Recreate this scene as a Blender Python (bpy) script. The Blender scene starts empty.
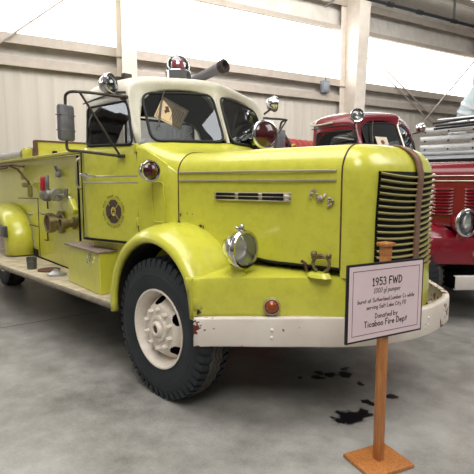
import bpy, bmesh, math, random
from mathutils import Vector, Matrix
random.seed(7)
PI = math.pi
scene = bpy.context.scene
COL = scene.collection

# ------------------------------------------------------------------ helpers
def V(*a): return Vector(a)

def frame(p, d, up=(0, 0, 1)):
    """matrix whose local Z looks along d, origin p"""
    z = Vector(d).normalized(); u = Vector(up)
    if abs(z.dot(u)) > .98: u = Vector((1, 0, 0))
    x = u.cross(z).normalized(); y = z.cross(x)
    return Matrix(((x.x, y.x, z.x, p[0]), (x.y, y.y, z.y, p[1]), (x.z, y.z, z.z, p[2]), (0, 0, 0, 1)))

class G:
    def __init__(s): s.v = []; s.f = []; s.m = []; s.cm = 0
    def add(s, vs, fs, M=None):
        b = len(s.v)
        for p in vs:
            p = Vector(p); s.v.append(M @ p if M else p)
        for f in fs: s.f.append(tuple(b + i for i in f)); s.m.append(s.cm)
        return s
    def mat(s, i): s.cm = i; return s
    def box(s, c, size, M=None, bev=0.0):
        if bev > 0: return s.rbox(c, size, bev, M)
        x, y, z = (k / 2 for k in size)
        vs = [(c[0] + a * x, c[1] + b * y, c[2] + d * z) for a in (-1, 1) for b in (-1, 1) for d in (-1, 1)]
        return s.add(vs, [(0, 1, 3, 2), (4, 6, 7, 5), (0, 4, 5, 1), (2, 3, 7, 6), (0, 2, 6, 4), (1, 5, 7, 3)], M)
    def rbox(s, c, size, r, M=None):
        bm = bmesh.new(); bmesh.ops.create_cube(bm, size=1)
        for v in bm.verts: v.co = Vector((v.co.x * size[0], v.co.y * size[1], v.co.z * size[2]))
        bmesh.ops.bevel(bm, geom=list(bm.edges), offset=min(r, min(size) * .49), segments=2, profile=.5, affect='EDGES')
        bm.verts.ensure_lookup_table()
        vs = [v.co + Vector(c) for v in bm.verts]; fs = [[v.index for v in f.verts] for f in bm.faces]
        bm.free(); return s.add(vs, fs, M)
    def prism(s, poly, z0, z1, M=None):
        n = len(poly)
        vs = [(p[0], p[1], z0) for p in poly] + [(p[0], p[1], z1) for p in poly]
        fs = [tuple(range(n - 1, -1, -1)), tuple(range(n, 2 * n))] + [(i, (i + 1) % n, n + (i + 1) % n, n + i) for i in range(n)]
        return s.add(vs, fs, M)
    def poly(s, pts, M=None): return s.add(pts, [tuple(range(len(pts)))], M)
    def grid(s, rows, closed=False, M=None):
        n = len(rows[0]); vs = [p for r in rows for p in r]; fs = []
        for i in range(len(rows) - 1):
            for j in range(n if closed else n - 1):
                k = (j + 1) % n
                fs.append((i * n + j, i * n + k, (i + 1) * n + k, (i + 1) * n + j))
        return s.add(vs, fs, M)
    def lathe(s, prof, M=None, n=32):
        rows = [[(r * math.cos(2 * PI * k / n), r * math.sin(2 * PI * k / n), z) for k in range(n)] for r, z in prof]
        b = len(prof)
        s.grid(rows, True, M)
        return s
    def cyl(s, p0, p1, r, r1=None, n=16):
        p0 = Vector(p0); p1 = Vector(p1); L = (p1 - p0).length; r1 = r if r1 is None else r1
        return s.lathe([(1e-4, 0), (r, 0), (r1, L), (1e-4, L)], frame(p0, p1 - p0), n)
    def tube(s, path, r, n=10, closed=False, M=None, cap=True):
        P = [Vector(p) for p in path]; rows = []; N = len(P); prev = None
        for i in range(N):
            a = P[(i - 1) % N] if (closed or i > 0) else P[i]; b = P[(i + 1) % N] if (closed or i < N - 1) else P[i]
            t = (b - a).normalized()
            if prev is None:
                u = Vector((0, 0, 1)) if abs(t.z) < .9 else Vector((1, 0, 0))
                x = u.cross(t).normalized()
            else: x = (prev - t * prev.dot(t)).normalized()
            y = t.cross(x); prev = x
            rows.append([P[i] + (x * math.cos(2 * PI * k / n) + y * math.sin(2 * PI * k / n)) * r for k in range(n)])
        if closed: rows.append(rows[0])
        b = len(s.v); s.grid(rows, True, M)
        if cap and not closed:
            s.f.append(tuple(b + k for k in range(n - 1, -1, -1))); s.m.append(s.cm)
            s.f.append(tuple(b + (N - 1) * n + k for k in range(n))); s.m.append(s.cm)
        return s
    def ball(s, c, r, n=20, sc=(1, 1, 1), M=None):
        prof = [(max(1e-4, math.sin(PI * i / 12)) * r, -math.cos(PI * i / 12) * r) for i in range(13)]
        T = Matrix.Translation(c) @ Matrix.Diagonal((sc[0], sc[1], sc[2], 1))
        return s.lathe(prof, (M @ T) if M else T, n)

def smooth(pts, k=6, closed=False):
    P = [Vector(p) for p in pts]; out = []; N = len(P)
    rng = N if closed else N - 1
    for i in range(rng):
        p1, p2 = P[i], P[(i + 1) % N]
        p0 = P[(i - 1) % N] if (closed or i > 0) else p1 * 2 - p2
        p3 = P[(i + 2) % N] if (closed or i < N - 2) else p2 * 2 - p1
        for j in range(k):
            t = j / k
            out.append(.5 * ((2 * p1) + (p2 - p0) * t + (2 * p0 - 5 * p1 + 4 * p2 - p3) * t * t + (3 * p1 - p0 - 3 * p2 + p3) * t ** 3))
    if not closed: out.append(P[-1].copy())
    return out

def rounded(pts, r, k=5):
    """round the corners of a closed 3-D polygon"""
    P = [Vector(p) for p in pts]; out = []; N = len(P)
    for i in range(N):
        a, b, c = P[i - 1], P[i], P[(i + 1) % N]
        d1 = (a - b); d2 = (c - b); l = min(r, d1.length * .45, d2.length * .45)
        s0 = b + d1.normalized() * l; s1 = b + d2.normalized() * l
        for j in range(k + 1):
            t = j / k; out.append(s0 * (1 - t) ** 2 + b * 2 * t * (1 - t) + s1 * t * t)
    return out

def obj(name, g, mats, parent=None, ang=35, sub=0, solid=0.0, bev=0.0, inner=0, off=-1):
    me = bpy.data.meshes.new(name)
    me.from_pydata([tuple(v) for v in g.v], [], g.f); me.update()
    bm = bmesh.new(); bm.from_mesh(me)
    for f, i in zip(bm.faces, g.m): f.material_index = i
    bmesh.ops.remove_doubles(bm, verts=bm.verts, dist=2e-5)
    bmesh.ops.recalc_face_normals(bm, faces=bm.faces)
    bm.to_mesh(me); bm.free()
    if not isinstance(mats, (list, tuple)): mats = [mats]
    for m in mats: me.materials.append(m)
    me.polygons.foreach_set('use_smooth', [True] * len(me.polygons))
    if ang < 180: me.set_sharp_from_angle(angle=math.radians(ang))
    o = bpy.data.objects.new(name, me); COL.objects.link(o)
    if parent: o.parent = parent
    if bev:
        b = o.modifiers.new('bevel', 'BEVEL'); b.width = bev; b.segments = 2; b.limit_method = 'ANGLE'; b.angle_limit = math.radians(40)
    if sub:
        m = o.modifiers.new('sub', 'SUBSURF'); m.levels = sub; m.render_levels = sub
    if solid:
        m = o.modifiers.new('solid', 'SOLIDIFY'); m.thickness = solid; m.offset = off; m.material_offset = inner
    return o

def tag(o, label, cat, group=None, kind=None):
    o['label'] = label; o['category'] = cat
    if group: o['group'] = group
    if kind: o['kind'] = kind
    return o
def empty(name, loc, rz=0):
    o = bpy.data.objects.new(name, None); o.location = loc; o.rotation_euler = (0, 0, rz); o.empty_display_size = .2
    COL.objects.link(o); return o
def struct(o): o['kind'] = 'structure'; return o
def copy_tree(o, parent=None):
    c = o.copy(); COL.objects.link(c)
    if parent: c.parent = parent
    for ch in list(o.children): copy_tree(ch, c)
    return c

# ------------------------------------------------------------------ materials
def lin(h):
    if isinstance(h, str):
        c = [int(h[i:i + 2], 16) / 255 for i in (0, 2, 4)]
        return tuple(x / 12.92 if x <= .04045 else ((x + .055) / 1.055) ** 2.4 for x in c)
    return h
def newmat(name):
    m = bpy.data.materials.new(name); m.use_nodes = True
    nt = m.node_tree; b = nt.nodes['Principled BSDF']; return m, nt, b
def nd(nt, t, **kw):
    n = nt.nodes.new(t)
    for k, v in kw.items():
        if hasattr(n, k): setattr(n, k, v)
        else: n.inputs[k].default_value = v
    return n
def mathn(nt, op, a, b=None, c=None):
    n = nt.nodes.new('ShaderNodeMath'); n.operation = op
    for i, x in enumerate((a, b, c)):
        if x is None: continue
        if isinstance(x, (int, float)): n.inputs[i].default_value = x
        else: nt.links.new(x, n.inputs[i])
    return n.outputs[0]
def ramp(nt, fac, stops, interp='LINEAR'):
    r = nt.nodes.new('ShaderNodeValToRGB'); r.color_ramp.interpolation = interp
    while len(r.color_ramp.elements) < len(stops): r.color_ramp.elements.new(.5)
    for e, (p, c) in zip(r.color_ramp.elements, stops):
        e.position = p; e.color = tuple(c) + (1,) if len(c) == 3 else c
    nt.links.new(fac, r.inputs[0]); return r.outputs[0]
def objcoord(nt): return nt.nodes.new('ShaderNodeTexCoord').outputs['Object']
def noise(nt, vec, scale, detail=4, rough=.55):
    n = nt.nodes.new('ShaderNodeTexNoise'); n.inputs['Scale'].default_value = scale
    n.inputs['Detail'].default_value = detail; n.inputs['Roughness'].default_value = rough
    nt.links.new(vec, n.inputs['Vector']); return n.outputs['Fac']
def mixc(nt, fac, a, b):
    n = nt.nodes.new('ShaderNodeMix'); n.data_type = 'RGBA'
    for i, x in ((0, fac), (6, a), (7, b)):
        if isinstance(x, (int, float)): n.inputs[i].default_value = x
        elif isinstance(x, (tuple, list)): n.inputs[i].default_value = tuple(x) + (1,)
        else: nt.links.new(x, n.inputs[i])
    return n.outputs[2]
def plain(name, col, rough=.5, metal=0.0, var=.12, scale=6, coat=0.0, bump=0.0):
    m, nt, b = newmat(name); c = lin(col); v = objcoord(nt)
    f = noise(nt, v, scale)
    lo = tuple(x * (1 - var) for x in c); hi = tuple(min(1, x * (1 + var)) for x in c)
    nt.links.new(ramp(nt, f, [(.3, lo), (.7, hi)]), b.inputs['Base Color'])
    b.inputs['Roughness'].default_value = rough; b.inputs['Metallic'].default_value = metal
    b.inputs['Coat Weight'].default_value = coat
    if bump:
        bp = nt.nodes.new('ShaderNodeBump'); bp.inputs['Strength'].default_value = bump; bp.inputs['Distance'].default_value = .01
        nt.links.new(noise(nt, v, scale * 4), bp.inputs['Height']); nt.links.new(bp.outputs[0], b.inputs['Normal'])
    return m
def paint(name, col, dark, chip, rough=.32, chips=.73, coat=.25):
    """old gloss paint: faint fading, grime and small chips"""
    m, nt, b = newmat(name); v = objcoord(nt); c = lin(col)
    big = noise(nt, v, 1.6, 3); fine = noise(nt, v, 14, 6, .65)
    base = mixc(nt, ramp(nt, big, [(.35, (0, 0, 0)), (.7, (1, 1, 1))]), tuple(x * .93 for x in c), c)
    grime = ramp(nt, fine, [(.45, (0, 0, 0)), (.85, (.35, .35, .35))])
    base = mixc(nt, grime, base, lin(dark))
    ch = ramp(nt, noise(nt, v, 9, 8, .72), [(chips, (0, 0, 0)), (chips + .015, (1, 1, 1))])
    base = mixc(nt, ch, base, lin(chip))
    nt.links.new(base, b.inputs['Base Color'])
    b.inputs['Roughness'].default_value = rough; b.inputs['Coat Weight'].default_value = coat; b.inputs['Coat Roughness'].default_value = .15
    return m
def glassmat(name, tint=(.7, .75, .75), refl=.12):
    m, nt, b = newmat(name); nt.nodes.remove(b)
    out = nt.nodes['Material Output']
    t = nd(nt, 'ShaderNodeBsdfTransparent'); t.inputs[0].default_value = tint + (1,)
    g = nd(nt, 'ShaderNodeBsdfGlossy'); g.inputs['Roughness'].default_value = .02; g.inputs[0].default_value = (.9, .95, 1, 1)
    fr = nd(nt, 'ShaderNodeFresnel'); fr.inputs[0].default_value = 1.5
    fac = mathn(nt, 'ADD', fr.outputs[0], refl)
    mx = nd(nt, 'ShaderNodeMixShader'); nt.links.new(fac, mx.inputs[0]); nt.links.new(t.outputs[0], mx.inputs[1]); nt.links.new(g.outputs[0], mx.inputs[2])
    nt.links.new(mx.outputs[0], out.inputs[0]); return m
def emit(name, col, s):
    m, nt, b = newmat(name); b.inputs['Base Color'].default_value = lin(col) + (1,)
    b.inputs['Emission Color'].default_value = lin(col) + (1,); b.inputs['Emission Strength'].default_value = s
    b.inputs['Roughness'].default_value = .6; return m

YEL = paint('lime_yellow_paint', 'd0cf48', '8f8630', '5a4020', .28, .735, .5)
YELSH = paint('worn_lime_yellow_paint', 'b8b446', '7d7030', '4a3018', .38, .68)
WHT = paint('cream_white_paint', 'cfcbbb', '9a9484', '6a5a48', .4, .76)
RED = paint('dark_red_paint', '780f20', '4a0a10', '300808', .22, .8, .5)
REDB = paint('wheel_red_paint', 'a01a20', '400a10', '301010', .35, .8)
CHROME = plain('chrome', 'd6d6d8', .09, 1.0, .04)
DULL = plain('dull_chrome', 'c4bdb0', .3, .75, .15)
STEEL = plain('grey_steel', '8b8b8a', .45, .7, .2, 12)
BRASS = plain('weathered_brass', '8e8260', .4, .8, .3, 20)
ALU = plain('brushed_aluminium', 'c4c6c8', .35, .85, .1, 8)
RUST = plain('rusty_brown', '5d4034', .8, .2, .4, 30)
SLAT = paint('worn_slat_paint', '928a48', '6a5a38', '5a4030', .4, .7)
BROWN = plain('brown_faded_chrome', '8a6a58', .45, .45, .2, 20)
BLACK = plain('black_rubber', '1b1c1e', .7, 0, .25, 20, bump=.15)
TYRE = plain('tyre_rubber', '20262b', .62, 0, .3, 9, bump=.1)
TREAD = plain('dusty_tread_rubber', '4a4642', .85, 0, .3, 25)
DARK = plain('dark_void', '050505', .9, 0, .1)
INTER = plain('dark_cab_interior', '14181c', .7, 0, .3)
SEAT = plain('dark_vinyl_seat', '23282e', .5, 0, .2)
GREYM = plain('mirror_grey_metal', '77767a', .5, .5, .2, 16)
RODM = plain('dark_bare_rod', '4c4640', .5, .6, .3, 20)
WHEELP = paint('cream_wheel_paint', 'e8dfd2', '8a7260', '5a3420', .5, .68)
REDLENS = plain('red_glass_lens', '36040c', .12, 0, .3, 18, coat=.8)
ORANGE = plain('amber_lens', '93420f', .2, 0, .25, 30, coat=.5)
REDRUB = plain('red_hose', '9c3026', .6, 0, .15)
YELFIT = plain('yellow_fitting', 'c9a03a', .5, .2, .2)
HANDLE = plain('red_handle_grip', 'b02030', .5, 0, .15)
MATT = plain('tread_plate_top', '8b7a70', .75, .1, .25, 25, bump=.3)
BOARDM = plain('worn_running_board', 'b9ad94', .75, .1, .3, 9, bump=.2)
REFL = plain('lamp_reflector', 'eef0f0', .38, .6, .05)
GLASS = glassmat('windscreen_glass', (.50, .54, .58), .05)
LENS = glassmat('clear_lens_glass', (.92, .92, .92), .12)

def oakmat():
    m, nt, b = newmat('oak_wood'); v = objcoord(nt)
    mp = nt.nodes.new('ShaderNodeMapping'); mp.inputs['Scale'].default_value = (14, 14, 1.5); nt.links.new(v, mp.inputs[0])
    f = noise(nt, mp.outputs[0], 5, 6, .6)
    nt.links.new(ramp(nt, f, [(.25, lin('955a2b')), (.55, lin('b4753f')), (.8, lin('c48850'))]), b.inputs['Base Color'])
    b.inputs['Roughness'].default_value = .38; b.inputs['Coat Weight'].default_value = .2; return m
OAK = oakmat()
def bumpermat(name, col, chipc, lo, hi):
    """white paint with red-brown chips crowding towards both ends (object Y)"""
    m, nt, b = newmat(name); v = objcoord(nt)
    sep = nt.nodes.new('ShaderNodeSeparateXYZ'); nt.links.new(v, sep.inputs[0])
    y = sep.outputs[1]
    m1 = mathn(nt, 'MULTIPLY', mathn(nt, 'LESS_THAN', y, lo), .13)
    m2 = mathn(nt, 'MULTIPLY', mathn(nt, 'GREATER_THAN', y, hi), .125)
    f = mathn(nt, 'ADD', mathn(nt, 'ADD', noise(nt, v, 16, 5, .6), m1), m2)
    ch = ramp(nt, f, [(.685, (0, 0, 0)), (.70, (1, 1, 1))])
    base = mixc(nt, ramp(nt, noise(nt, v, 3, 4), [(.3, (0, 0, 0)), (.75, (.5, .5, .5))]), lin(col), lin('b8a894'))
    nt.links.new(mixc(nt, ch, base, lin(chipc)), b.inputs['Base Color'])
    b.inputs['Roughness'].default_value = .5; return m
BUMP = bumpermat('chipped_white_bumper_paint', 'e6dfd6', '6b2a20', -1.12, .15)
BUMPR = bumpermat('worn_white_bumper_paint', 'c9c4c0', '80736c', -1.3, .9)

# ------------------------------------------------------------------ camera (measured: 1.6 m high, 47 deg off the truck axis)
cam = bpy.data.cameras.new('camera'); cam.sensor_fit = 'HORIZONTAL'; cam.sensor_width = 36; cam.lens = 36 * 474 / 474
cam.clip_end = 200
co = bpy.data.objects.new('camera', cam); COL.objects.link(co)
phi = math.radians(46.735); th = math.radians(6.6186)
look = Vector((-math.cos(phi) * math.cos(th), math.sin(phi) * math.cos(th), -math.sin(th)))
co.location = (2.746, -3.2025, 1.6); co.rotation_euler = look.to_track_quat('-Z', 'Y').to_euler()
scene.camera = co

# ------------------------------------------------------------------ stroke lettering
def arc(cx, cy, rx, ry, a0, a1, n=10):
    return [(cx + rx * math.cos(math.radians(a0 + (a1 - a0) * i / n)), cy + ry * math.sin(math.radians(a0 + (a1 - a0) * i / n))) for i in range(n + 1)]
X = .52   # x-height
def O_(cx=.25, r=.25): return arc(cx, X / 2, r, X / 2, 90, 450, 14)
GL = {
 '1': (.36, [[(.05, .8), (.2, 1), (.2, 0)], [(.03, 0), (.36, 0)]]),
 '9': (.52, [arc(.25, .72, .23, .27, 0, 360, 14), [(.48, .75), (.42, .3), (.25, 0)]]),
 '5': (.52, [[(.48, 1), (.1, 1), (.06, .58)] + arc(.23, .32, .27, .31, 120, -140, 12)]),
 '3': (.52, [arc(.22, .77, .22, .23, 140, -80, 9) + arc(.22, .28, .28, .28, 85, -140, 11)]),
 '0': (.56, [arc(.28, .5, .26, .5, 90, 450, 16)]),
 'F': (.52, [[(.5, 1), (.06, 1), (.04, 0)], [(.05, .52), (.42, .54)]]),
 'W': (.95, [[(0, 1), (.22, 0), (.46, .85), (.68, 0), (.95, 1)]]),
 'D': (.62, [[(.06, 1), (.04, 0)] + arc(.06, .5, .54, .5, -88, 88, 12)]),
 'S': (.55, [[(.5, .88)] + arc(.28, .76, .24, .23, 50, 250, 9) + arc(.26, .26, .26, .27, 80, -150, 10)]),
 'L': (.46, [[(.05, 1), (.04, .02), (.46, 0)]]),
 'C': (.56, [arc(.33, .5, .31, .5, 55, 305, 14)]),
 'T': (.6, [[(0, 1), (.6, 1)], [(.3, 1), (.29, 0)]]),
 'a': (.5, [O_(.23, .23), [(.47, X), (.5, 0)]]),
 'b': (.5, [[(.02, 1), (.02, 0)], O_(.26, .24)]),
 'c': (.42, [arc(.24, X / 2, .22, X / 2, 50, 310, 12)]),
 'd': (.5, [O_(.23, .23), [(.48, 1), (.48, 0)]]),
 'e': (.48, [[(.03, .27), (.46, .29)] + arc(.24, X / 2, .23, X / 2, 10, 310, 13)]),
 'g': (.5, [O_(.23, .23), [(.47, X), (.46, -.15)] + arc(.24, -.12, .22, .2, 0, -150, 8)]),
 'h': (.46, [[(.02, 1), (.02, 0)], arc(.23, .28, .2, .24, 180, 0, 9) + [(.44, 0)]]),
 'i': (.14, [[(.07, X), (.07, 0)], [(.07, .72), (.07, .76)]]),
 'k': (.45, [[(.03, 1), (.03, 0)], [(.42, X), (.05, .22), (.45, 0)]]),
 'l': (.14, [[(.07, 1), (.07, 0)]]),
 'm': (.74, [[(.02, X), (.02, 0)], arc(.2, .3, .17, .22, 180, 0, 8) + [(.37, 0)], arc(.54, .3, .17, .22, 180, 0, 8) + [(.72, 0)]]),
 'n': (.46, [[(.02, X), (.02, 0)], arc(.23, .28, .2, .24, 180, 0, 9) + [(.44, 0)]]),
 'o': (.5, [O_()]),
 'p': (.5, [[(.02, X), (.02, -.36)], O_(.26, .24)]),
 'r': (.38, [[(.03, X), (.03, 0)], arc(.22, .3, .18, .22, 180, 35, 8)]),
 's': (.42, [[(.38, .45)] + arc(.21, .39, .17, .13, 50, 240, 7) + arc(.2, .13, .19, .14, 70, -150, 8)]),
 't': (.42, [[(.2, .88), (.2, 0)], [(.02, .56), (.4, .57)]]),
 'u': (.46, [[(.02, X)] + arc(.22, .22, .2, .22, 180, 350, 8) + [(.44, X), (.45, 0)]]),
 'v': (.44, [[(.02, X), (.22, 0), (.43, X)]]),
 'w': (.64, [[(.02, X), (.16, 0), (.32, .42), (.47, 0), (.63, X)]]),
 'y': (.46, [[(.03, X), (.23, .06)], [(.44, X), (.1, -.34)]]),
}
def ink(g, strokes, w, z, M):
    """flat ribbons with round joints"""
    for st in strokes:
        for (a, b) in zip(st, st[1:]):
            d = Vector((b[0] - a[0], b[1] - a[1]))
            if d.length < 1e-6: continue
            n = Vector((-d.y, d.x)).normalized() * w
            g.add([(a[0] + n.x, a[1] + n.y, z), (a[0] - n.x, a[1] - n.y, z), (b[0] - n.x, b[1] - n.y, z), (b[0] + n.x, b[1] + n.y, z)], [(0, 1, 2, 3)], M)
        for p in (st[0], st[-1]) + tuple(st[1:-1:2]):
            g.add([(p[0] + w * math.cos(PI * k / 4), p[1] + w * math.sin(PI * k / 4), z) for k in range(8)], [tuple(range(8))], M)
def text_width(t, sp=.2): return sum(.38 if c == ' ' else GL[c][0] + sp for c in t) - sp
def write(g, t, size, cx, y, w, M, z=0, slant=0.0, width=None):
    s = size; tw = text_width(t) * s; sx = s if width is None else s * width / tw
    x = cx - text_width(t) * sx / 2
    for c in t:
        if c == ' ': x += .38 * sx; continue
        adv, sts = GL[c]
        ink(g, [[(x + (p[0] + slant * p[1]) * sx, y + p[1] * s) for p in st] for st in sts], w, z, M)
        x += (adv + .2) * sx

# ------------------------------------------------------------------ lamps
def bowl_lamp(name, parent, p, d, r, body, lensmat, depth=1.1, ringm=None, n=32):
    """headlamp / spot: rounded bowl behind, bezel ring and a domed lens"""
    M = frame(p, d)
    g = G(); D = r * depth
    g.lathe([(1e-4, -D), (r * .35, -D * .97), (r * .62, -D * .83), (r * .85, -D * .52), (r * .97, -D * .18), (r * .98, 0), (r * .8, .002)], M, n)
    o = obj(name, g, body, parent, 50)
    g = G(); g.lathe([(r * .97, -.02), (r * 1.05, -.012), (r * 1.06, .006), (r * .98, .02), (r * .86, .018), (r * .84, .0)], M, n)
    obj('bezel', g, ringm or CHROME, o, 60)
    g = G(); g.lathe([(r * .87, .008), (r * .7, .022), (r * .4, .036), (1e-4, .04)], M, n)
    obj('lens', g, lensmat, o, 80)
    return o

def wheel(parent, c, s, steer=0.0, R=.515, W=.27, rimmat=WHEELP, dish=.09, name='tire'):
    """s=-1: outer face towards -Y"""
    M = Matrix.Translation(c) @ Matrix.Rotation(steer, 4, 'Z') @ frame((0, 0, 0), (0, s, 0))
    h = W / 2; g = G()
    prof = [(.268, -h * .72), (.285, -h * .86), (.36, -h * 1.0), (.43, -h * 1.0), (.475, -h * .9), (R - .022, -h * .78), (R - .012, -h * .5), (R - .012, h * .5), (R - .022, h * .78), (.475, h * .9), (.43, h * 1.0), (.36, h * 1.0), (.285, h * .86), (.268, h * .72)]
    g.lathe(prof, M, 72)
    g.lathe([(.40, h * 1.0), (.404, h * 1.02), (.41, h * 1.0)], M, 72)
    N = 48                                          # shoulder lugs and centre ribs
    for k in range(N):
        a = 2 * PI * k / N
        for sd in (-1, 1):
            Rm = M @ Matrix.Rotation(a + (PI / N if sd > 0 else 0), 4, 'Z')
            z0 = sd * h * .96; z1 = sd * h * .42
            ys = (.021, .014)
            r0, r1 = R - .07, R
            vs = [(r0, -ys[0], z0), (r0, ys[0], z0), (R - .010, ys[0], sd * h * .88), (R - .010, -ys[0], sd * h * .88), (R, -ys[1], z1), (R, ys[1], z1), (R - .03, ys[1], z1), (R - .03, -ys[1], z1)]
            g.add(vs, [(0, 1, 2, 3), (3, 2, 5, 4), (4, 5, 6, 7), (0, 3, 4, 7), (1, 6, 5, 2), (0, 7, 6, 1)], Rm)
    g.mat(1)
    for zc in (-.24, 0, .24):
        rows = []
        for e, (rr, dz) in enumerate([(R - .014, -.11), (R + .001, -.085), (R + .001, .085), (R - .014, .11)]):
            rows.append([(rr * math.cos(2 * PI * k / 144), rr * math.sin(2 * PI * k / 144), h * (zc + dz) + (.006 if k % 4 < 2 else -.006)) for k in range(144)])
        g.grid(rows, True, M)
    t = obj(name, g, [TYRE, TREAD], parent, 30)
    MR = M @ Matrix.Diagonal((.95, .95, 1, 1))
    # rim: rolled flange, well, dished disc with five hand holes
    g = G()
    g.lathe([(.288, h * .55), (.296, h * .76), (.312, h * .86), (.312, h * .95), (.300, h * .95), (.286, h * .80), (.272, h * .66), (.262, h * .35), (.255, h * .1)], MR, 64)
    z0 = h * .12
    def zz(r): # disc height
        pts = [(.0, z0 + dish), (.172, z0 + dish), (.19, z0 + dish * .93), (.205, z0 + dish * .75), (.225, z0 + dish * .42), (.245, z0 + dish * .15), (.258, z0)]
        for (a, b), (c2, d) in zip(pts, pts[1:]):
            if r <= c2: return b + (d - b) * (r - a) / (c2 - a)
        return z0
    nr, na = 26, 160; rr = [.07 + (.258 - .07) * i / nr for i in range(nr + 1)]
    vs = [(r * math.cos(2 * PI * k / na), r * math.sin(2 * PI * k / na), zz(r)) for r in rr for k in range(na)]; fs = []
    holes = [(.216 * math.cos(math.radians(100 + 72 * j)), .216 * math.sin(math.radians(100 + 72 * j))) for j in range(5)]
    for i in range(nr):
        for k in range(na):
            rm = (rr[i] + rr[i + 1]) / 2; am = 2 * PI * (k + .5) / na; px, py = rm * math.cos(am), rm * math.sin(am)
            bad = False
            for hx, hy in holes:
                hl = math.hypot(hx, hy); tx, ty = -hy / hl, hx / hl
                a = ((px - hx) * tx + (py - hy) * ty) / .05; b = ((px - hx) * hx / hl + (py - hy) * hy / hl) / .030
                if a * a + b * b < 1: bad = True
            if not bad: fs.append((i * na + k, i * na + (k + 1) % na, (i + 1) * na + (k + 1) % na, (i + 1) * na + k))
    g.add(vs, fs, MR)
    rim = obj('rim', g, rimmat, t, 50)
    g = G(); g.lathe([(.30, -h * .3), (.1, -h * .3), (.1, -h * .2), (1e-3, -h * .2)], M, 32); obj('brake_drum', g, DARK, t)
    g = G(); zb = z0 + dish
    g.lathe([(.108, zb - .01), (.106, zb + .012), (.098, zb + .02), (.078, zb + .02), (.072, zb + .012), (.062, zb + .012), (.058, zb + .034), (.050, zb + .042), (.034, zb + .042), (.03, zb + .02), (1e-3, zb + .02)], MR, 28)
    hb = obj('hub', g, [rimmat], t, 40)
    g = G(); g.lathe([(.034, zb + .030), (1e-3, zb + .033)], MR, 16); obj('hub_center', g, RUST, t)
    g = G(); g.lathe([(.019, 0), (.018, .034), (.013, .042), (1e-4, .042)], None, 6)
    first = None
    for k in range(10):
        a = 2 * PI * (k + .5) / 10
        L = MR @ Matrix.Translation((.152 * math.cos(a), .152 * math.sin(a), zb - .004))
        if first is None: first = obj('lug_nut', g, rimmat, t, 30); o = first
        else: o = first.copy(); COL.objects.link(o)
        o.matrix_local = L
    return t

# ------------------------------------------------------------------ the trucks
HP = [(-.13, -.815), (.3, -.76), (.75, -.69), (1.2, -.62)]                                  # hood side, near half, plan
NP = [(1.2, -.62), (1.27, -.605), (1.318, -.565), (1.35, -.495), (1.372, -.40), (1.39, -.25), (1.40, -.1), (1.403, 0)]
ZS, RR, RV = 1.655, .17, .175           # vertical up to ZS, then rounding
def plan_normal(P, i):
    a = Vector(P[max(0, i - 1)]); b = Vector(P[min(len(P) - 1, i + 1)]); t = (b - a).normalized()
    return Vector((t.y, -t.x))
def lean(x, z):       # the nose leans forward a little towards its top
    w = max(0, min(1, (x - 1.25) / .1)); return w * .012 * max(0, min(1, (z - 1.40) / .22)) ** 1.0
NI = [(1.2, -.452), (1.207, -.43), (1.214, -.40), (1.22, -.36), (1.225, -.30), (1.23, -.19), (1.233, -.07), (1.233, 0)]
def hood_rows(P, zb, I=None):
    """for each plan point: profile from the bottom up, rounding towards the inner plan curve, then the crown"""
    rows = []
    for i, p in enumerate(P):
        q = Vector(p); r = []; z0 = zb(p[0])
        n = Vector(I[i]) if I else Vector((q.x, q.y + RR - .002 * (q.x > 1.19)))
        for z in (z0, z0 + (ZS - z0) * .3, z0 + (ZS - z0) * .62, ZS - .12, ZS):
            r.append((q.x + lean(q.x, z), q.y, z))
        crown = lambda y: .018 * (1 - (y / .66) ** 2)
        for k in range(1, 9):
            a = PI / 2 * k / 8; ins = q.lerp(n, 1 - math.cos(a)); f = math.sin(a) ** 2
            z = ZS + RV * math.sin(a) + crown(ins.y) * f; r.append((ins.x + lean(q.x, z) * (1 - f), ins.y, z))
        xe, ye, ze = r[-1]
        for k in range(1, 6):
            y = ye * (1 - k / 5); r.append((xe, y, ZS + RV + crown(y)))
        rows.append(r)
    return rows
def mirror_rows(rows): return [[(x, -y, z) for x, y, z in r] for r in rows]
def far(x): return 1 - .20 * max(0, min(1, (x + .13) / 1.33))
def far_rows(rows): return [[(x, -y * far(x), z) for x, y, z in r] for r in rows]

CABA = [(-1.37, 0, 1.91), (-1.37, -.55, 1.91), (-1.37, -.82, 1.91), (-1.335, -.925, 1.91), (-1.235, -.955, 1.905), (-.605, -.888, 1.90), (-.57, -.882, 1.908), (-.54, -.835, 1.922), (-.445, -.4, 1.945), (-.385, -.025, 1.955)]
CABB = [(-1.36, 0, 2.27), (-1.36, -.53, 2.27), (-1.36, -.80, 2.27), (-1.33, -.91, 2.27), (-1.24, -.94, 2.275), (-.69, -.888, 2.275), (-.695, -.868, 2.32), (-.72, -.775, 2.37), (-.635, -.38, 2.415), (-.555, -.025, 2.43)]
CABC = [(-1.385, 0, 2.42), (-1.385, -.5, 2.42), (-1.38, -.80, 2.41), (-1.33, -.91, 2.405), (-1.22, -.94, 2.405), (-.78, -.90, 2.405), (-.71, -.85, 2.425), (-.68, -.74, 2.455), (-.60, -.36, 2.49), (-.52, -.025, 2.505)]
CABD = [(-1.35, 0, 2.518), (-1.35, -.5, 2.513), (-1.33, -.72, 2.493), (-1.28, -.81, 2.483), (-1.18, -.84, 2.488), (-.86, -.82, 2.493), (-.77, -.77, 2.493), (-.72, -.66, 2.503), (-.65, -.33, 2.538), (-.585, -.025, 2.553)]
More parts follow.
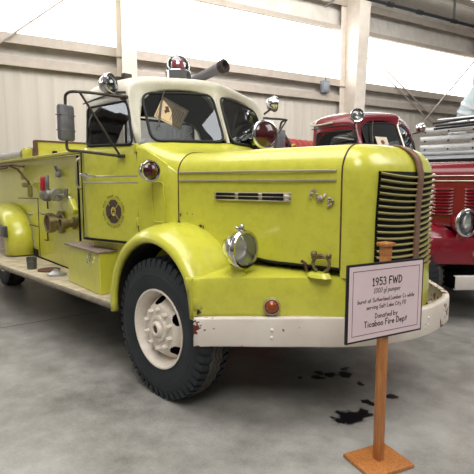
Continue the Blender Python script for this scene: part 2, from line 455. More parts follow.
CABE = [(-1.17, 0, 2.580), (-1.17, -.26, 2.575), (-1.16, -.42, 2.565), (-1.13, -.50, 2.560), (-1.08, -.52, 2.560), (-.96, -.51, 2.565), (-.91, -.48, 2.565), (-.88, -.38, 2.570), (-.84, -.18, 2.580), (-.82, -.025, 2.585)]

def window(parent, name, pts, r=.06, gas=.012, glass=GLASS):
    loop = rounded(pts, r, 5); c = sum((Vector(p) for p in pts), Vector()) / len(pts)
    g = G(); g.tube(loop, gas, 8, True); fr = obj(name, g, BLACK, parent, 60)
    g = G(); n = len(loop); g.add(list(loop) + [sum(loop, Vector()) / n], [(i, (i + 1) % n, n) for i in range(n)])
    obj('pane', g, glass, fr, 180)
    return fr

O0 = Vector((-1.42, -.75, 0)); AB = math.radians(7.7)
UB = Vector((-math.cos(AB), math.sin(AB), 0)); WB = Vector((-math.sin(AB), -math.cos(AB), 0))
MB_ = Matrix(((UB.x, WB.x, 0, O0.x), (UB.y, WB.y, 0, O0.y), (0, 0, 1, 0), (0, 0, 0, 1)))   # (u back, w outwards, z)

def build_truck(loc, paintm, roofm, sp):
    root = empty('fire_truck', loc)
    yellow = sp == 'yellow'
    # ---- chassis
    g = G(); g.box((-1.6, 0, .62), (5.6, .9, .16)); g.box((-2.2, 0, .70), (3.6, .75, .2)); g.cyl((0, -.8, .515), (0, .8, .515), .07)
    g.box((.55, 0, .72), (1.0, 1.15, .22)); g.box((-.95, 0, .9), (.8, 1.5, .26))
    g.box((-2.4, .15, .36), (2.6, .9, .34)); g.box((-1.4, -.45, .42), (1.1, .4, .2))  # dark tanks added to deepen the shade under the truck
    obj('chassis_with_shade_tanks', g, DARK, root)  # coloured black throughout so the underside looks shaded
    # ---- cab lower body
    P = smooth([(-.13, -.80, 0), (-.55, -.862, 0), (-.9, -.905, 0), (-1.235, -.945, 0)], 4) + [Vector(p) for p in [(-1.30, -.942, 0), (-1.345, -.905, 0), (-1.37, -.82, 0), (-1.37, -.4, 0), (-1.37, 0, 0)]]
    rows = []
    for z, k in ((1.06, .998), (1.1, 1.0), (1.5, 1.012), (1.75, 1.010), (1.87, 1.006), (1.905, 1.0)):
        rr = []
        for p in P:
            zz = z if p.x < -.56 else min(z, 1.905 - (p.x + .56) / .43 * .25)
            rr.append((p.x, p.y * k, zz))
        rows.append(rr + [(x, -y, z2) for x, y, z2 in rr[-2::-1]])
    g = G(); g.grid(rows); g.box((-.75, 0, 1.15), (1.2, 1.6, .04))
    obj('cab_body', g, [paintm, INTER], root, 40, 0, .03, inner=1, off=0)
    for s in (-1, 1):
        g = G(); g.box((-.95, s * .835, 1.0), (.84, .03, .16)); obj('cab_skirt', g, paintm, root)
    # cowl between windscreen and hood
    s0 = [(-.125, -.818, .9), (-.125, -.818, 1.4), (-.125, -.816, 1.66), (-.125, -.795, 1.735), (-.125, -.745, 1.798), (-.125, -.66, 1.828), (-.125, -.5, 1.845), (-.125, -.25, 1.858), (-.125, 0, 1.862)]
    s1 = [(-.57, -.878, .9), (-.57, -.878, 1.4), (-.57, -.88, 1.75), (-.57, -.879, 1.85), (-.565, -.862, 1.905), (-.535, -.80, 1.925), (-.475, -.58, 1.937), (-.43, -.3, 1.948), (-.383, 0, 1.956)]
    rows = []
    for i in range(9):
        t = i / 8; rows.append([tuple(Vector(a).lerp(Vector(b), t) + Vector((0, 0, -.022 * math.sin(PI * t) if a[2] > 1.7 else 0))) for a, b in zip(s0, s1)])
    g = G(); g.grid(rows); g.grid(mirror_rows(rows)); cowl = obj('cowl', g, paintm, root, 50)
    # ---- cab upper shell
    L = [CABA, CABB, CABC, CABD, CABE]; n = len(CABA)
    full = [[p for p in r] + [(x, -y, z) for x, y, z in r[::-1][:-1]] for r in L]; N = len(full[0])
    vs = [p for r in full for p in r]; fs = []
    hole = {0, 4, 7, 8}; hole |= {N - 1 - i for i in (0, 4, 7, 8)}
    for i in range(len(L) - 1):
        for j in range(N):
            if i == 0 and j in hole: continue
            k = (j + 1) % N; fs.append((i * N + j, i * N + k, (i + 1) * N + k, (i + 1) * N + j))
    b = len(vs); vs.append((-1.0, 0, 2.594)); o4 = 4 * N
    for j in range(N): fs.append((o4 + j, o4 + (j + 1) % N, b))
    g = G(); g.add(vs, fs)
    roof = obj('cab_roof', g, [roofm, INTER], root, 180, 2, .035, inner=1, off=-1)
    for s in (-1, 1):
        g = G(); g.tube(smooth([(-1.33, s * .925, 2.31), (-1.0, s * .925, 2.335), (-.82, s * .905, 2.335), (-.72, s * .875, 2.29), (-.64, s * .882, 2.06), (-.58, s * .886, 1.9)], 5), .007, 6)
        obj('door_gutter', g, RODM, root, 60)
    # ---- glazing
    for s in (-1, 1):
        A, B = CABA, CABB
        f = lambda p: (p[0], s * -p[1] if s > 0 else p[1], p[2])
        window(root, 'windshield', [f((-.525, -.765, 1.94)), f((-.436, -.40, 1.956)), f((-.380, -.045, 1.967)), f((-.548, -.045, 2.405)), f((-.615, -.38, 2.39)), f((-.70, -.735, 2.352))], .09)
        window(root, 'door_window', [(-1.235, s * .955, 1.925), (-.615, s * .893, 1.912), (-.665, s * .89, 2.2), (-.70, s * .892, 2.268), (-1.235, s * .937, 2.262)], .05, .010)
    window(root, 'rear_window', [(-1.372, -.45, 1.95), (-1.372, .45, 1.95), (-1.37, .45, 2.24), (-1.37, -.45, 2.24)], .06, .012)
    g = G(); g.tube([(-.378, 0, 1.955), (-.545, 0, 2.40)], .017, 8); obj('windshield_post', g, roofm if yellow else DULL, root)
    # ---- interior
    g = G(); g.rbox((-1.12, 0, 1.5), (.42, 1.5, .22), .06); g.rbox((-1.28, 0, 1.76), (.12, 1.5, .42), .05); obj('bench_seat', g, SEAT, root)
    g = G(); g.rbox((-.62, 0, 1.84), (.2, 1.6, .12), .04); obj('dashboard', g, INTER, root)
    M = frame((-.85, .42, 1.93), (-.62, 0, .78))
    g = G(); g.tube([M @ Vector((.21 * math.cos(2 * PI * k / 32), .21 * math.sin(2 * PI * k / 32), 0)) for k in range(32)], .014, 8, True)
    for k in range(3): g.tube([M @ Vector((0, 0, -.02)), M @ Vector((.21 * math.cos(2.1 * k + .5), .21 * math.sin(2.1 * k + .5), 0))], .009, 6)
    g.cyl((-.85, .42, 1.93), (-.55, .42, 1.5), .025); obj('steering_wheel', g, BLACK, root)
    # ---- doors: seam, handle, trims, hinges
    for s in (-1, 1):
        def sy(x, e=0): return s * (.862 + (-.55 - x) * .122 + .012 + e)
        g = G()
        g.tube([(-1.33, sy(-1.28, .004), 1.89), (-1.33, sy(-1.28, .004), 1.07), (-.57, sy(-.57, .004), 1.075), (-.57, sy(-.57, .006), 1.86)], .006, 6)
        door = obj('cab_door_seam', g, DARK, root)
        g = G(); g.tube([(-1.31, sy(-1.3, -.004), 1.078), (-.72, sy(-.72, -.004), 1.083)], .013, 6); obj('door_sill_gap', g, DARK, root)
        for z in (1.650, 1.594):
            g = G(); g.rbox((0, 0, 0), (.74, .014, .016), .005, Matrix.Translation((-.925, sy(-.925, .008), z)) @ Matrix.Rotation(s * -math.atan(-.122) * -1 if s < 0 else math.atan(-.122), 4, 'Z'))
            obj('door_trim', g, DULL, root)
        g = G(); g.tube(smooth([(-1.255, sy(-1.25, .0), 1.655), (-1.255, sy(-1.25, .06), 1.668), (-1.20, sy(-1.2, .065), 1.66), (-1.06, sy(-1.06, .055), 1.645)], 4), .013, 8)
        g.lathe([(.03, 0), (.03, .012), (1e-4, .014)], frame((-1.255, sy(-1.25, 0), 1.655), (0, s, 0)), 16); obj('door_handle', g, CHROME, root)
        for z in (1.88, 1.27):
            g = G(); g.rbox((-.575, sy(-.575, .008), z), (.035, .03, .07), .006); obj('door_hinge', g, paintm, root)
        # pressed panel on the cowl side
        g = G(); g.tube(rounded([(-.40, s * .868, 1.60), (-.27, s * .852, 1.60), (-.25, s * .85, 1.28), (-.38, s * .866, 1.28)], .03), .006, 6, True); obj('cowl_panel_bead', g, paintm, root)
    # ---- hood and nose
    zb = lambda x: 1.29 - .185 * min(1, max(0, (x + .13) / .43)) - .05 * min(1, max(0, (x - .3) / .4))
    hp = [tuple(p)[:2] for p in smooth([(x, y, 0) for x, y in HP], 5)]
    g = G(); r = hood_rows(hp, zb); g.grid(r); g.grid(far_rows(r)); hood = obj('hood', g, paintm, root, 60)
    npn = [tuple(p)[:2] for p in smooth([(x, y, 0) for x, y in NP], 4)]
    nin = [tuple(p)[:2] for p in smooth([(x, y, 0) for x, y in NI], 4)]
    npn[0] = (1.204, -.6195)
    g = G(); r = hood_rows(npn, lambda x: 1.0 - .14 * max(0, min(1, (x - 1.3) / .06)), nin); g.grid(r); g.grid(far_rows(r)); nose = obj('grille_shell', g, paintm, root, 60)
    # dark seam lines
    for xs, nm in ((1.203, 'nose_seam'), (-.127, 'cowl_seam')):
        PP = hp; i0 = len(hp) - 1 if xs > 0 else 0
        prof = hood_rows(hp, (lambda x: 1.05) if xs > 0 else (lambda x: 1.27))[i0]
        pts = [(xs, y - .002, z + .0005) for x, y, z in prof]; pts += [(xs, -y * far(xs), z) for x, y, z in pts[::-1][1:]]
        g = G(); g.tube(pts, .005, 6); obj(nm, g, RUST, root)
    for s in (-1, 1):
        g = G(); g.tube([(x, (s * -y + s * .002) * (far(x) if s > 0 else 1), zb(x)) for x, y in hp], .010, 6); obj('hood_seam', g, DARK, root)
    # grille: dark opening, slats and centre strip
    slat_top, pitch, ns = 1.655, .0405, 17
    gi = [p for p in npn if p[1] > -.475]
    def ring(off, z):
        pts = []
        for i, p in enumerate(npn):
            if p[1] < -.475: continue
            nrm = plan_normal(npn, i) if i < len(npn) - 1 else Vector((1, 0)); q = Vector(p) + nrm * off
            pts.append((q.x + lean(p[0], z), q.y, z - (.026 * (1 - (p[1] / .475) ** 2) if off > .003 else 0)))
        return pts + [(x, -y * far(x), zz) for x, y, zz in pts[::-1][1:]]
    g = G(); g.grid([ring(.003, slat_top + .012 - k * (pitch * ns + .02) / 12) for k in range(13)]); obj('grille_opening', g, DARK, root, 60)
    for k in range(ns):
        z = slat_top - k * pitch
        g = G(); g.grid([ring(.004, z + .009), ring(.020, z + .008), ring(.027, z + .001), ring(.022, z - .005), ring(.006, z - .009)])
        obj('grille_slat', g, SLAT if yellow else paintm, root, 30)
    g = G(); pts = []
    pass
    cpath = [(1.403 + lean(1.403, z) + .03, z) for z in (.92, 1.1, 1.25, 1.35, 1.42, 1.48, 1.54, 1.6, 1.655)]
    for kk in range(1, 9):
        a = PI / 2 * kk / 8; cpath.append((1.403 - .17 * (1 - math.cos(a)) + .03 * math.cos(a) + .03 * math.cos(a) * math.sin(a), ZS + RV * math.sin(a) + .018 * math.sin(a) ** 2 + .008))
    cpath.append((1.19, 1.856))
    g.grid([[(x - .012, -.044, z) for x, z in cpath], [(x, -.038, z) for x, z in cpath], [(x, .038, z) for x, z in cpath], [(x - .012, .044, z) for x, z in cpath]])
    obj('grille_center_strip', g, BROWN if yellow else CHROME, root, 40, solid=.006)
    # hood trims, vents / louvers, badge
    for s in (-1, 1):
        hy = lambda x: (far(x) if s > 0 else 1) * s * -(-.815 + (x + .13) / 1.33 * .195 - .004 - .012 * math.sin(PI * (x + .13) / 1.33))
        for z in (1.672, 1.612):
            g = G(); g.tube([(x, hy(x) + s * .003, z) for x in [-.11 + 1.28 * i / 12 for i in range(13)]], .007, 8); obj('hood_trim', g, DULL, root)
        if yellow:
            g = G(); g.grid([[(x, hy(x) + s * .004, z) for x in [.24 + .62 * i / 8 for i in range(9)]] for z in (1.475, 1.525)]); vent = obj('hood_vent', g, DULL, root, solid=.004)
            for a, b in ((.26, .42), (.455, .615), (.65, .81)):
                for z in (1.488, 1.513):
                    g = G(); g.box((0, 0, 0), (b - a, .010, .020), Matrix.Translation(((a + b) / 2, hy((a + b) / 2) + s * .008, z)) @ Matrix.Rotation(math.atan(.147) * -s, 4, 'Z')); obj('vent_slot', g, DARK, vent)
            for z in (1.474, 1.5005, 1.527):
                g = G(); g.tube([(x, hy(x) + s * .01, z) for x in (.235, .4, .6, .87)], .004, 6); obj('vent_bar', g, DULL, vent)
        else:
            for xa in (-.06, .29, .64):
                for k in range(9):
                    z = 1.22 + .036 * k
                    g = G(); pr = [(0, .026), (.014, .017), (.028, .003), (0, -.002)]
                    xs = [xa + .23 * i / 6 for i in range(7)]
                    g.grid([[(x, hy(x) + s * d * (1 if 0 < i < 6 else .1), z + dz) for i, x in enumerate(xs)] for d, dz in pr]); obj('hood_louver', g, paintm, root, 60)
        # ---- front fender
    for s in (-1, 1):
        rows = []
        for k in range(0, 25):
            a = math.radians(186 - 172 * k / 24); ca, sa = math.cos(a), math.sin(a)
            row = []
            for (y, rx, rz, cx) in ((1.135, .475, .535, -.05), (1.165, .485, .545, -.05), (1.175, .50, .56, -.05), (1.172, .525, .585, -.05), (1.15, .552, .615, -.055), (1.10, .578, .643, -.06), (1.02, .595, .663, -.07), (.92, .602, .672, -.08), (.80, .602, .668, -.08), (.66, .60, .66, -.08)):
                zf = .62
                row.append((cx + rx * ca, s * y, zf + rz * sa))
            rows.append(row)
        g = G(); g.grid(rows); obj('front_fender', g, paintm, root, 60, solid=.006)
        # dark inner wheel well
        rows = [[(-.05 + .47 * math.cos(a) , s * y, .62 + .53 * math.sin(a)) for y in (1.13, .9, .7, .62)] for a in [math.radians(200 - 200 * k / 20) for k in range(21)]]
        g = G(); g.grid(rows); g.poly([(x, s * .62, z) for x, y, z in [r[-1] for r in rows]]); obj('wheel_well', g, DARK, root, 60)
    # ---- catwalk shelf with front apron, one curved skirt each side
    ap = [tuple(p)[:2] for p in smooth([(.42, -1.178, 0), (.62, -1.008, 0), (.79, -.89, 0), (1.0, -.752, 0), (1.22, -.61, 0), (1.34, -.46, 0), (1.40, -.25, 0), (1.42, 0, 0)], 4)]
    g = G(); rows = []
    for x, y in ap:
        e = .035 * max(0, min(1, (x - .42) / .8))
        xi, yi = (min(x - .02, .2 + x * .85), -.58) if y < -.66 else (x - .10, y * .85)
        r = []; dx = Vector((x - xi, y - yi))
        for t, z in ((0, 1.035), (.5, 1.005), (.93, .975 + e * .8), (.985, .967 + e)): r.append((xi + dx.x * t, yi + dx.y * t, z))
        r += [(x, y, .952 + e), (x + .004, y - .004, .86), (x + .006, y - .006, .77), (x + .002, y - .002, .69), (x - .05, y + .05, .67)]
        rows.append(r)
    g.grid(rows); g.grid(mirror_rows(rows))
    for s in (-1, 1):     # return face next to the wheel
        g.add([(.425, s * 1.18, .966), (.425, s * 1.18, .95), (.431, s * 1.186, .77), (.427, s * 1.182, .69), (.40, s * 1.172, .69), (.375, s * 1.172, .86), (.335, s * 1.172, .968)], [(0, 1, 2, 3, 4, 5, 6)])
        g.add([(.425, s * 1.18, .966), (.335, s * 1.172, .968), (.30, s * 1.0, .985), (.30, s * .60, 1.02), (.56, s * .58, 1.035)], [(0, 1, 2, 3, 4)])
    obj('front_apron', g, paintm, root, 45, solid=.006)
    # ---- bumper
    if yellow: bp = [(.485, -1.215), (.655, -1.07), (.82, -.95), (1.03, -.785), (1.255, -.60), (1.43, -.34), (1.53, -.04), (1.53, .27), (1.495, .50), (1.385, .74), (1.13, 1.08), (.95, 1.24)]
    else: bp = [(.72, -1.12), (.86, -.97), (1.05, -.78), (1.25, -.52), (1.40, -.25), (1.47, 0), (1.40, .25), (1.25, .52), (1.05, .78), (.86, .97), (.72, 1.12)]
    bpl = [tuple(p)[:2] for p in smooth([(x, y, 0) for x, y in bp], 6)]
    rows = []
    for i, p in enumerate(bpl):
        nrm = plan_normal(bpl, i); q = Vector(p); r = []
        e = .03 * min(1, max(0, (q.x - .5) / .7)) * max(0, 1 - max(0, q.y) / .9); z0, z1 = (.525 + e * .85, .72 + e) if yellow else (.42, .58)
        for o_, z in ((-.05, z1), (-.012, z1), (-.003, z1 - .004), (0, z1 - .014), (0, (z0 + z1) / 2), (0, z0 + .014), (-.003, z0 + .004), (-.012, z0), (-.05, z0)):
            r.append((q.x + nrm.x * o_, q.y + nrm.y * o_, z))
        rows.append(r)
    g = G(); g.grid(rows); bumper = obj('front_bumper', g, BUMP if yellow else BUMPR, root, 50, solid=.008)
    for (bx, by, bz) in ([(.885, -.90, .655), (.885, -.90, .605), (1.53, .0, .675), (1.53, .0, .625)] if yellow else []):
        g = G(); g.ball((bx, by, bz), .012, 10); obj('bumper_bolt', g, BUMP, bumper)
    g = G()
    for s in (-1, 1): g.box((1.0, s * .42, .62), (.5, .09, .12))
    obj('bumper_bracket', g, DARK, root)
    # ---- lights
    for s in (-1, 1):
        hx, hy2, hz = (.672, s * .93, 1.160) if yellow else (.74, s * .90, 1.15)
        h = bowl_lamp('headlight', root, (hx, hy2, hz), (1, s * -.02, 0) if yellow else (1, s * .55, 0), .126 if yellow else .155, CHROME if yellow else paintm, LENS, 1.25)
        g = G(); g.lathe([(.105, .0), (.09, -.03), (.06, -.06), (.02, -.08), (1e-4, -.08)], frame((hx + .006, hy2, hz), (1, 0, 0)), 24); obj('reflector', g, REFL, h, 60)
        g = G(); g.lathe([(.065, 0), (.06, .03), (.05, .06), (.05, .09)], Matrix.Translation((hx - .06, hy2, .965)), 20); obj('lamp_pedestal', g, paintm, h)
        g = G(); g.rbox((hx - .04, hy2, hz + .135), (.07, .03, .03), .01); g.ball((hx - .02, hy2, hz + .15), .017); obj('marker_cap', g, CHROME if yellow else paintm, h)
        # turn signal on the apron
        d = Vector((.66, s * .75, 0)).normalized()
        t = bowl_lamp('turn_signal', root, Vector((.845, s * .855, .80)) + d * .018, d, .054, DULL, ORANGE, .6, DULL, 24)
        # spotlight at the roof corner
        sl = (Vector((-.755, -1.0, 2.40)) if s < 0 else Vector((-.64, 1.0, 2.458))) if yellow else Vector((-.60, s * 1.0, 2.43))
        dr = Vector((.9, s * -.35, .1)) if (yellow and s < 0) else Vector((.55, s * .8, .05))
        sw = bowl_lamp('spotlight', root, sl, dr, .083, CHROME, LENS, 1.15)
        g = G(); g.lathe([(.07, .0), (.055, -.03), (.02, -.05), (1e-4, -.05)], frame(sl + dr.normalized() * .004, dr), 20); obj('reflector', g, ALU if not (yellow and s < 0) else REDLENS, sw)
        g = G(); g.tube([sl + Vector((-.05, 0, -.02)), sl + Vector((0, -s * .06, -.06)), (-.70, s * .89, 2.34)], .012, 8); obj('spotlight_arm', g, RODM, sw)
    # ---- wheels
    for s in (-1, 1):
        wheel(root, (.008, s * 1.018, .528), s, math.radians(-2.0), R=.528, rimmat=WHEELP if yellow else REDB)
    for s in (-1, 1):
        if s < 0: c = O0 + UB * 3.5 + WB * .0
        else: c = Vector((-4.9, .9, 0))
        t = wheel(root, (c.x, c.y, .515), s, -AB if s < 0 else 0, rimmat=WHEELP if yellow else REDB, dish=-.03, name='rear_tire')
    # ---- wipers
    for s in (-1, 1):
        g = G()
        if s < 0: g.tube([(-.62, -.545, 2.40), (-.60, -.60, 2.28), (-.555, -.665, 2.14)], .006, 6); g.tube([(-.60, -.60, 2.28), (-.525, -.69, 2.06)], .009, 6)
        else: g.tube([(-.62, .40, 2.40), (-.60, .35, 2.28), (-.555, .26, 2.14)], .006, 6); g.tube([(-.60, .35, 2.28), (-.525, .2, 2.08)], .009, 6)
        obj('wiper', g, RODM, root)
    return root

truck = build_truck((0, 0, 0), YEL, WHT, 'yellow')
tag(truck, 'lime yellow vintage fire engine with cream cab roof parked behind the sign', 'fire truck')

# =================================================== yellow truck: own fittings
def P_(name, g, m, par=truck, **k): return obj(name, g, m, par, **k)
# mirrors
for s in (-1, 1):
    y1 = s * 1.30; y0 = s * .90
    g = G()
    mx = -.945 if s < 0 else -.80
    ex = mx + .14
    g.tube(smooth([(-.70, y0 * .99, 2.30), (ex, s * 1.24, 2.31), (mx + .03, s * 1.30, 2.30), (mx, y1, 2.22)], 6), .012, 8)
    g.tube(smooth([(-.74, s * .915, 1.815), (ex, s * 1.25, 1.845), (mx + .02, s * 1.3, 1.86), (mx, y1, 1.94)], 6), .012, 8)
    g.tube([(ex, s * 1.245, 2.305), (-.76, s * .92, 1.82)], .010, 8)
    arm = P_('mirror_arm', g, RODM)
    g = G(); g.rbox((0, 0, 0), (.055, .155, .29), .025, Matrix.Translation((mx, y1, 2.075)) @ Matrix.Rotation(s * -.25, 4, 'Z'))
    for z in (-.06, .06): g.rbox((0, 0, z), (.058, .158, .008), .003, Matrix.Translation((mx, y1, 2.075)) @ Matrix.Rotation(s * -.25, 4, 'Z'))
    mh = obj('mirror_head', g, GREYM, arm)
    for zz, yy in ((2.295, .905), (1.815, .93)):
        g = G(); g.rbox((-.70 if zz > 2 else -.73, s * yy, zz), (.09, .03, .03), .008); obj('mirror_clamp', g, RODM, arm)
# red side lamp on the cowl
for s in (-1, 1):
    l = bowl_lamp('side_lamp', truck, (-.245, s * .995, 1.685), (.95, s * .12, 0), .080, CHROME, REDLENS, 1.5)
    g = G(); g.cyl((-.33, s * .97, 1.68), (-.36, s * .86, 1.67), .02); obj('lamp_stem', g, DULL, l)
# big red warning light on the cowl
l = bowl_lamp('warning_light', truck, (-.25, .38, 2.055), (.93, -.32, .02), .138, CHROME, REDLENS, 1.0)
g = G(); g.lathe([(.118, 0), (.118, -.10), (.085, -.13), (.085, -.26), (.07, -.29), (1e-4, -.30)], frame((-.27, .385, 2.055), (.93, -.32, .02)), 32); obj('light_body', g, CHROME, l)
g = G(); g.rbox((-.36, .41, 1.93), (.16, .09, .05), .01); g.cyl((-.36, .41, 1.93), (-.34, .405, 2.0), .025); obj('light_foot', g, BLACK, l)
# beacon
g = G(); g.lathe([(.112, 0), (.112, .085), (.104, .095), (1e-4, .095)], Matrix.Translation((-.86, -.19, 2.545)) @ Matrix.Scale(1.08, 4), 32); bc = P_('beacon', g, CHROME)
g = G(); g.lathe([(.098, .09), (.1, .13), (.092, .17), (.07, .205), (.035, .225), (1e-4, .23)], Matrix.Translation((-.86, -.19, 2.545)) @ Matrix.Scale(1.08, 4), 32); obj('beacon_dome', g, LENS, bc, 80)
g = G(); g.lathe([(.06, .095), (.062, .15), (.045, .19), (1e-4, .2)], Matrix.Translation((-.86, -.19, 2.545)) @ Matrix.Scale(1.08, 4), 20); obj('beacon_lamp', g, plain('red_beacon_lens', '8e1c22', .3, 0, .2), bc, 60)
# roof nozzle
g = G(); a, b = Vector((-.95, .10, 2.62)), Vector((-.545, .10, 2.69)); d = (b - a).normalized()
g.lathe([(1e-4, -.05), (.045, -.05), (.047, .28), (.052, .30), (.052, .36), (.058, .38), (.06, .44), (.045, .442), (.04, .36), (1e-4, .36)], frame(a, d), 24); nz = P_('roof_nozzle', g, [plain('nozzle_grey', '6c6a70', .45, .5, .15)])
g = G(); g.lathe([(.062, .385), (.064, .44), (.044, .446), (.03, .41), (1e-4, .40)], frame(a, d), 24); obj('nozzle_tip', g, plain('nozzle_tip_dark', '3c3230', .6, .3, .3), nz)
# horn brackets behind the near spotlight
g = G(); g.rbox((-1.12, -.72, 2.52), (.16, .05, .05), .01); g.rbox((-1.02, -.66, 2.545), (.05, .09, .06), .01); P_('roof_bracket', g, RODM)
# badge FWD on the hood
M = frame((1.04, -.655, 1.47), (-.147, -1, 0)); RX = Matrix(((1, 0, 0), (0, 1, 0), (0, 0, 1)))
def sideM(p, slope, s=-1):      # local x along +X (forwards), y up, z outwards on the near side
    t = Vector((1, slope, 0)).normalized(); n = Vector((t.y, -t.x, 0))
    return Matrix(((t.x, 0, n.x, p[0]), (t.y, 0, n.y, p[1]), (t.z, 1, n.z, p[2]), (0, 0, 0, 1)))
g = G(); Mb = sideM((1.068, -.650, 1.502), .155)
for ch, ox, oy in (('F', -.070, .0), ('W', -.026, -.026), ('D', .052, -.05)):
    adv, st = GL[ch]; k = .055
    ss = [[(ox + p[0] * k * 1.05 + .1 * p[1] * k, oy + p[1] * k * .85) for p in q] for q in st]
    ink(g, ss, .0058, .006, Mb)
    for q in ss:
        for p in (q[0], q[-1]): ink(g, [[(p[0] - .009, p[1]), (p[0] + .009, p[1])]], .003, .0062, Mb)
P_('hood_badge', g, plain('badge_chrome', 'b8ab9c', .35, .5, .1), ang=180, solid=.006, off=1)
# fire department cross emblem on the door
EM = plain('emblem_brown', '4a3a34', .6, 0, .2, 40); EY = plain('emblem_gold', 'c0b04a', .5, 0, .1)
Me = sideM((-.875, -.925, 1.345), .122) @ Matrix.Scale(.9, 4)
g = G()
def disc(g, cx, cy, rx, ry, z, M, n=28): g.add([(cx + rx * math.cos(2 * PI * k / n), cy + ry * math.sin(2 * PI * k / n), z) for k in range(n)], [tuple(range(n))], M)
pts = []
for k in range(4):
    a0 = PI / 2 * k + PI / 2
    for da, r in ((-.70, .108), (-.3, .116), (0, .113), (.3, .116), (.70, .108), (PI / 4, .075)):
        pts.append((r * math.cos(a0 + da), r * math.sin(a0 + da)))
g.add([(x, y, .006) for x, y in pts] + [(0, 0, .006)], [(i, (i + 1) % len(pts), len(pts)) for i in range(len(pts))], Me)
# ring of worn lettering round the cross: short strokes
for k in range(44):
    a = 2 * PI * k / 44
    if k % 11 in (5, 10): continue
    r0, r1 = .142, .142 + random.uniform(.012, .02)
    ink(g, [[(r0 * math.cos(a), r0 * math.sin(a)), (r1 * math.cos(a + .02), r1 * math.sin(a + .02))], [(r1 * math.cos(a + .02), r1 * math.sin(a + .02)), (r1 * math.cos(a + .07), r1 * math.sin(a + .07))][:2 if k % 3 else 1] or []], .003, .006, Me) if k % 3 else ink(g, [[(r0 * math.cos(a), r0 * math.sin(a)), (r1 * math.cos(a), r1 * math.sin(a))]], .0035, .006, Me)
em = P_('door_emblem', g, EM, ang=180)
g = G(); disc(g, 0, 0, .036, .045, .0075, Me); ink(g, [[(.03 * math.cos(a), .03 * math.sin(a)), (.11 * math.cos(a), .11 * math.sin(a))] for a in (PI / 4, 3 * PI / 4, 5 * PI / 4, 7 * PI / 4)], .0035, .0072, Me)
ink(g, [arc(0, 0, .126, .126, 0, 360, 40)], .003, .006, Me); obj('emblem_gilding', g, EY, em, 180)
g = G(); ink(g, [[(-.015, -.02), (0, .025), (.015, -.02)], [(-.02, .0), (.02, 0)]], .005, .0085, Me); obj('emblem_center', g, EM, em, 180)
# grab rail behind the cab door
g = G(); g.tube(rounded([(-1.40, -.93, 1.83), (-1.40, -.985, 1.80), (-1.40, -.985, 1.56), (-1.40, -.93, 1.53)], .03)[4:-2], .010, 8); P_('grab_rail', g, DULL)
# tow shackle on the shelf
g = G(); c = Vector((1.105, -.672, 1.02)); t = Vector((.95, .2, 0)).normalized()
pts = [c + t * (.055 * math.cos(math.radians(a))) + Vector((0, -.01, .065 + .055 * math.sin(math.radians(a)))) for a in range(-60, 241, 20)]
g.tube(pts, .011, 8); g.ball(c + t * -.05 + Vector((0, -.01, .125)), .022); g.ball(c + t * .05 + Vector((0, -.01, .12)), .018); g.cyl(c + t * -.065 + Vector((0, -.01, .1)), c + t * .065 + Vector((0, -.01, .11)), .008)
sh = P_('tow_shackle', g, plain('corroded_shackle', '7a6c48', .6, .5, .5, 40))
g = G(); g.lathe([(1e-4, .02), (.05, .02), (.06, .010), (.07, -.01)], Matrix.Translation(c - t * .01 + Vector((0, -.012, -.01))) @ Matrix.Diagonal((1.3, .8, 1, 1)), 20); obj('shackle_plate', g, YEL, sh)
g = G(); g.tube([c + t * -.10 + Vector((0, -.01, .01)), c + t * -.10 + Vector((0, -.02, .06)), c + t * -.13 + Vector((0, -.02, .075))], .01, 6); obj('shackle_hook', g, RUST, sh)
g = G()
for x, z, w, h in ((-.10, 1.345, .018, .03), (-.03, 1.36, .012, .012), (.02, 1.355, .012, .01), (.10, 1.27, .035, .022), (.125, 1.262, .012, .03)):
    y = -(.815 - (x + .13) / 1.33 * .195 + .010)
    g.add([(x + w * .5 * math.cos(a) * (1 + .3 * math.sin(3 * a)), y - .0015, z + h * .5 * math.sin(a)) for a in [2 * PI * k / 9 for k in range(9)]] , [tuple(range(9))])
sc = P_('paint_scars', g, RUST, ang=180); sc['kind'] = 'stuff'
# ---- pump body (yawed a little), lip, panel details
g = G(); g.box((2.6, -.78, 1.25), (5.2, 1.52, 1.28), MB_); body = P_('pump_body', g, YEL, bev=.01)
g = G(); g.box((2.55, .02, 1.905), (5.1, .09, .035), MB_, .012); P_('body_lip', g, YELSH)
g = G(); g.box((.485, .012, 1.25), (.014, .02, 1.25), MB_); P_('panel_gap', g, DARK)
# hose bed cross wall with rust edge
g = G(); g.box((2.3, -.80, 2.02), (.03, 1.4, .24), MB_); cw = P_('hose_bed_wall', g, YELSH)
g = G(); g.box((2.3, -.80, 2.15), (.05, 1.42, .025), MB_); g.box((2.28, -.10, 2.03), (.05, .05, .24), MB_); obj('wall_edge', g, RUST, cw)
for w in (-.35, -.62, -.95):
    g = G(); g.rbox((0, 0, 0), (.03, .07, .05), .012, MB_ @ Matrix.Translation((2.275, w, 2.0))); obj('wall_slot', g, DARK, cw)
# suction hoses lying along the top
for i, (w, z, r) in enumerate(((-.12, 1.99, .075), (-.32, 2.0, .075))):
    g = G(); g.tube([MB_ @ Vector((2.7, w, z)), MB_ @ Vector((5.2, w, z))], r, 16); hs = P_('suction_hose', g, ALU if i == 0 else STEEL)
    g = G(); g.tube([MB_ @ Vector((2.62, w, z)), MB_ @ Vector((2.78, w, z))], r + .018, 16); obj('hose_coupling', g, BRASS, hs)
g = G(); g.box((2.5, -.05, 1.99), (.12, .10, .15), MB_, .02); g.box((2.42, -.0, 1.97), (.03, .08, .13), MB_, .01); P_('hose_bracket', g, YELSH)
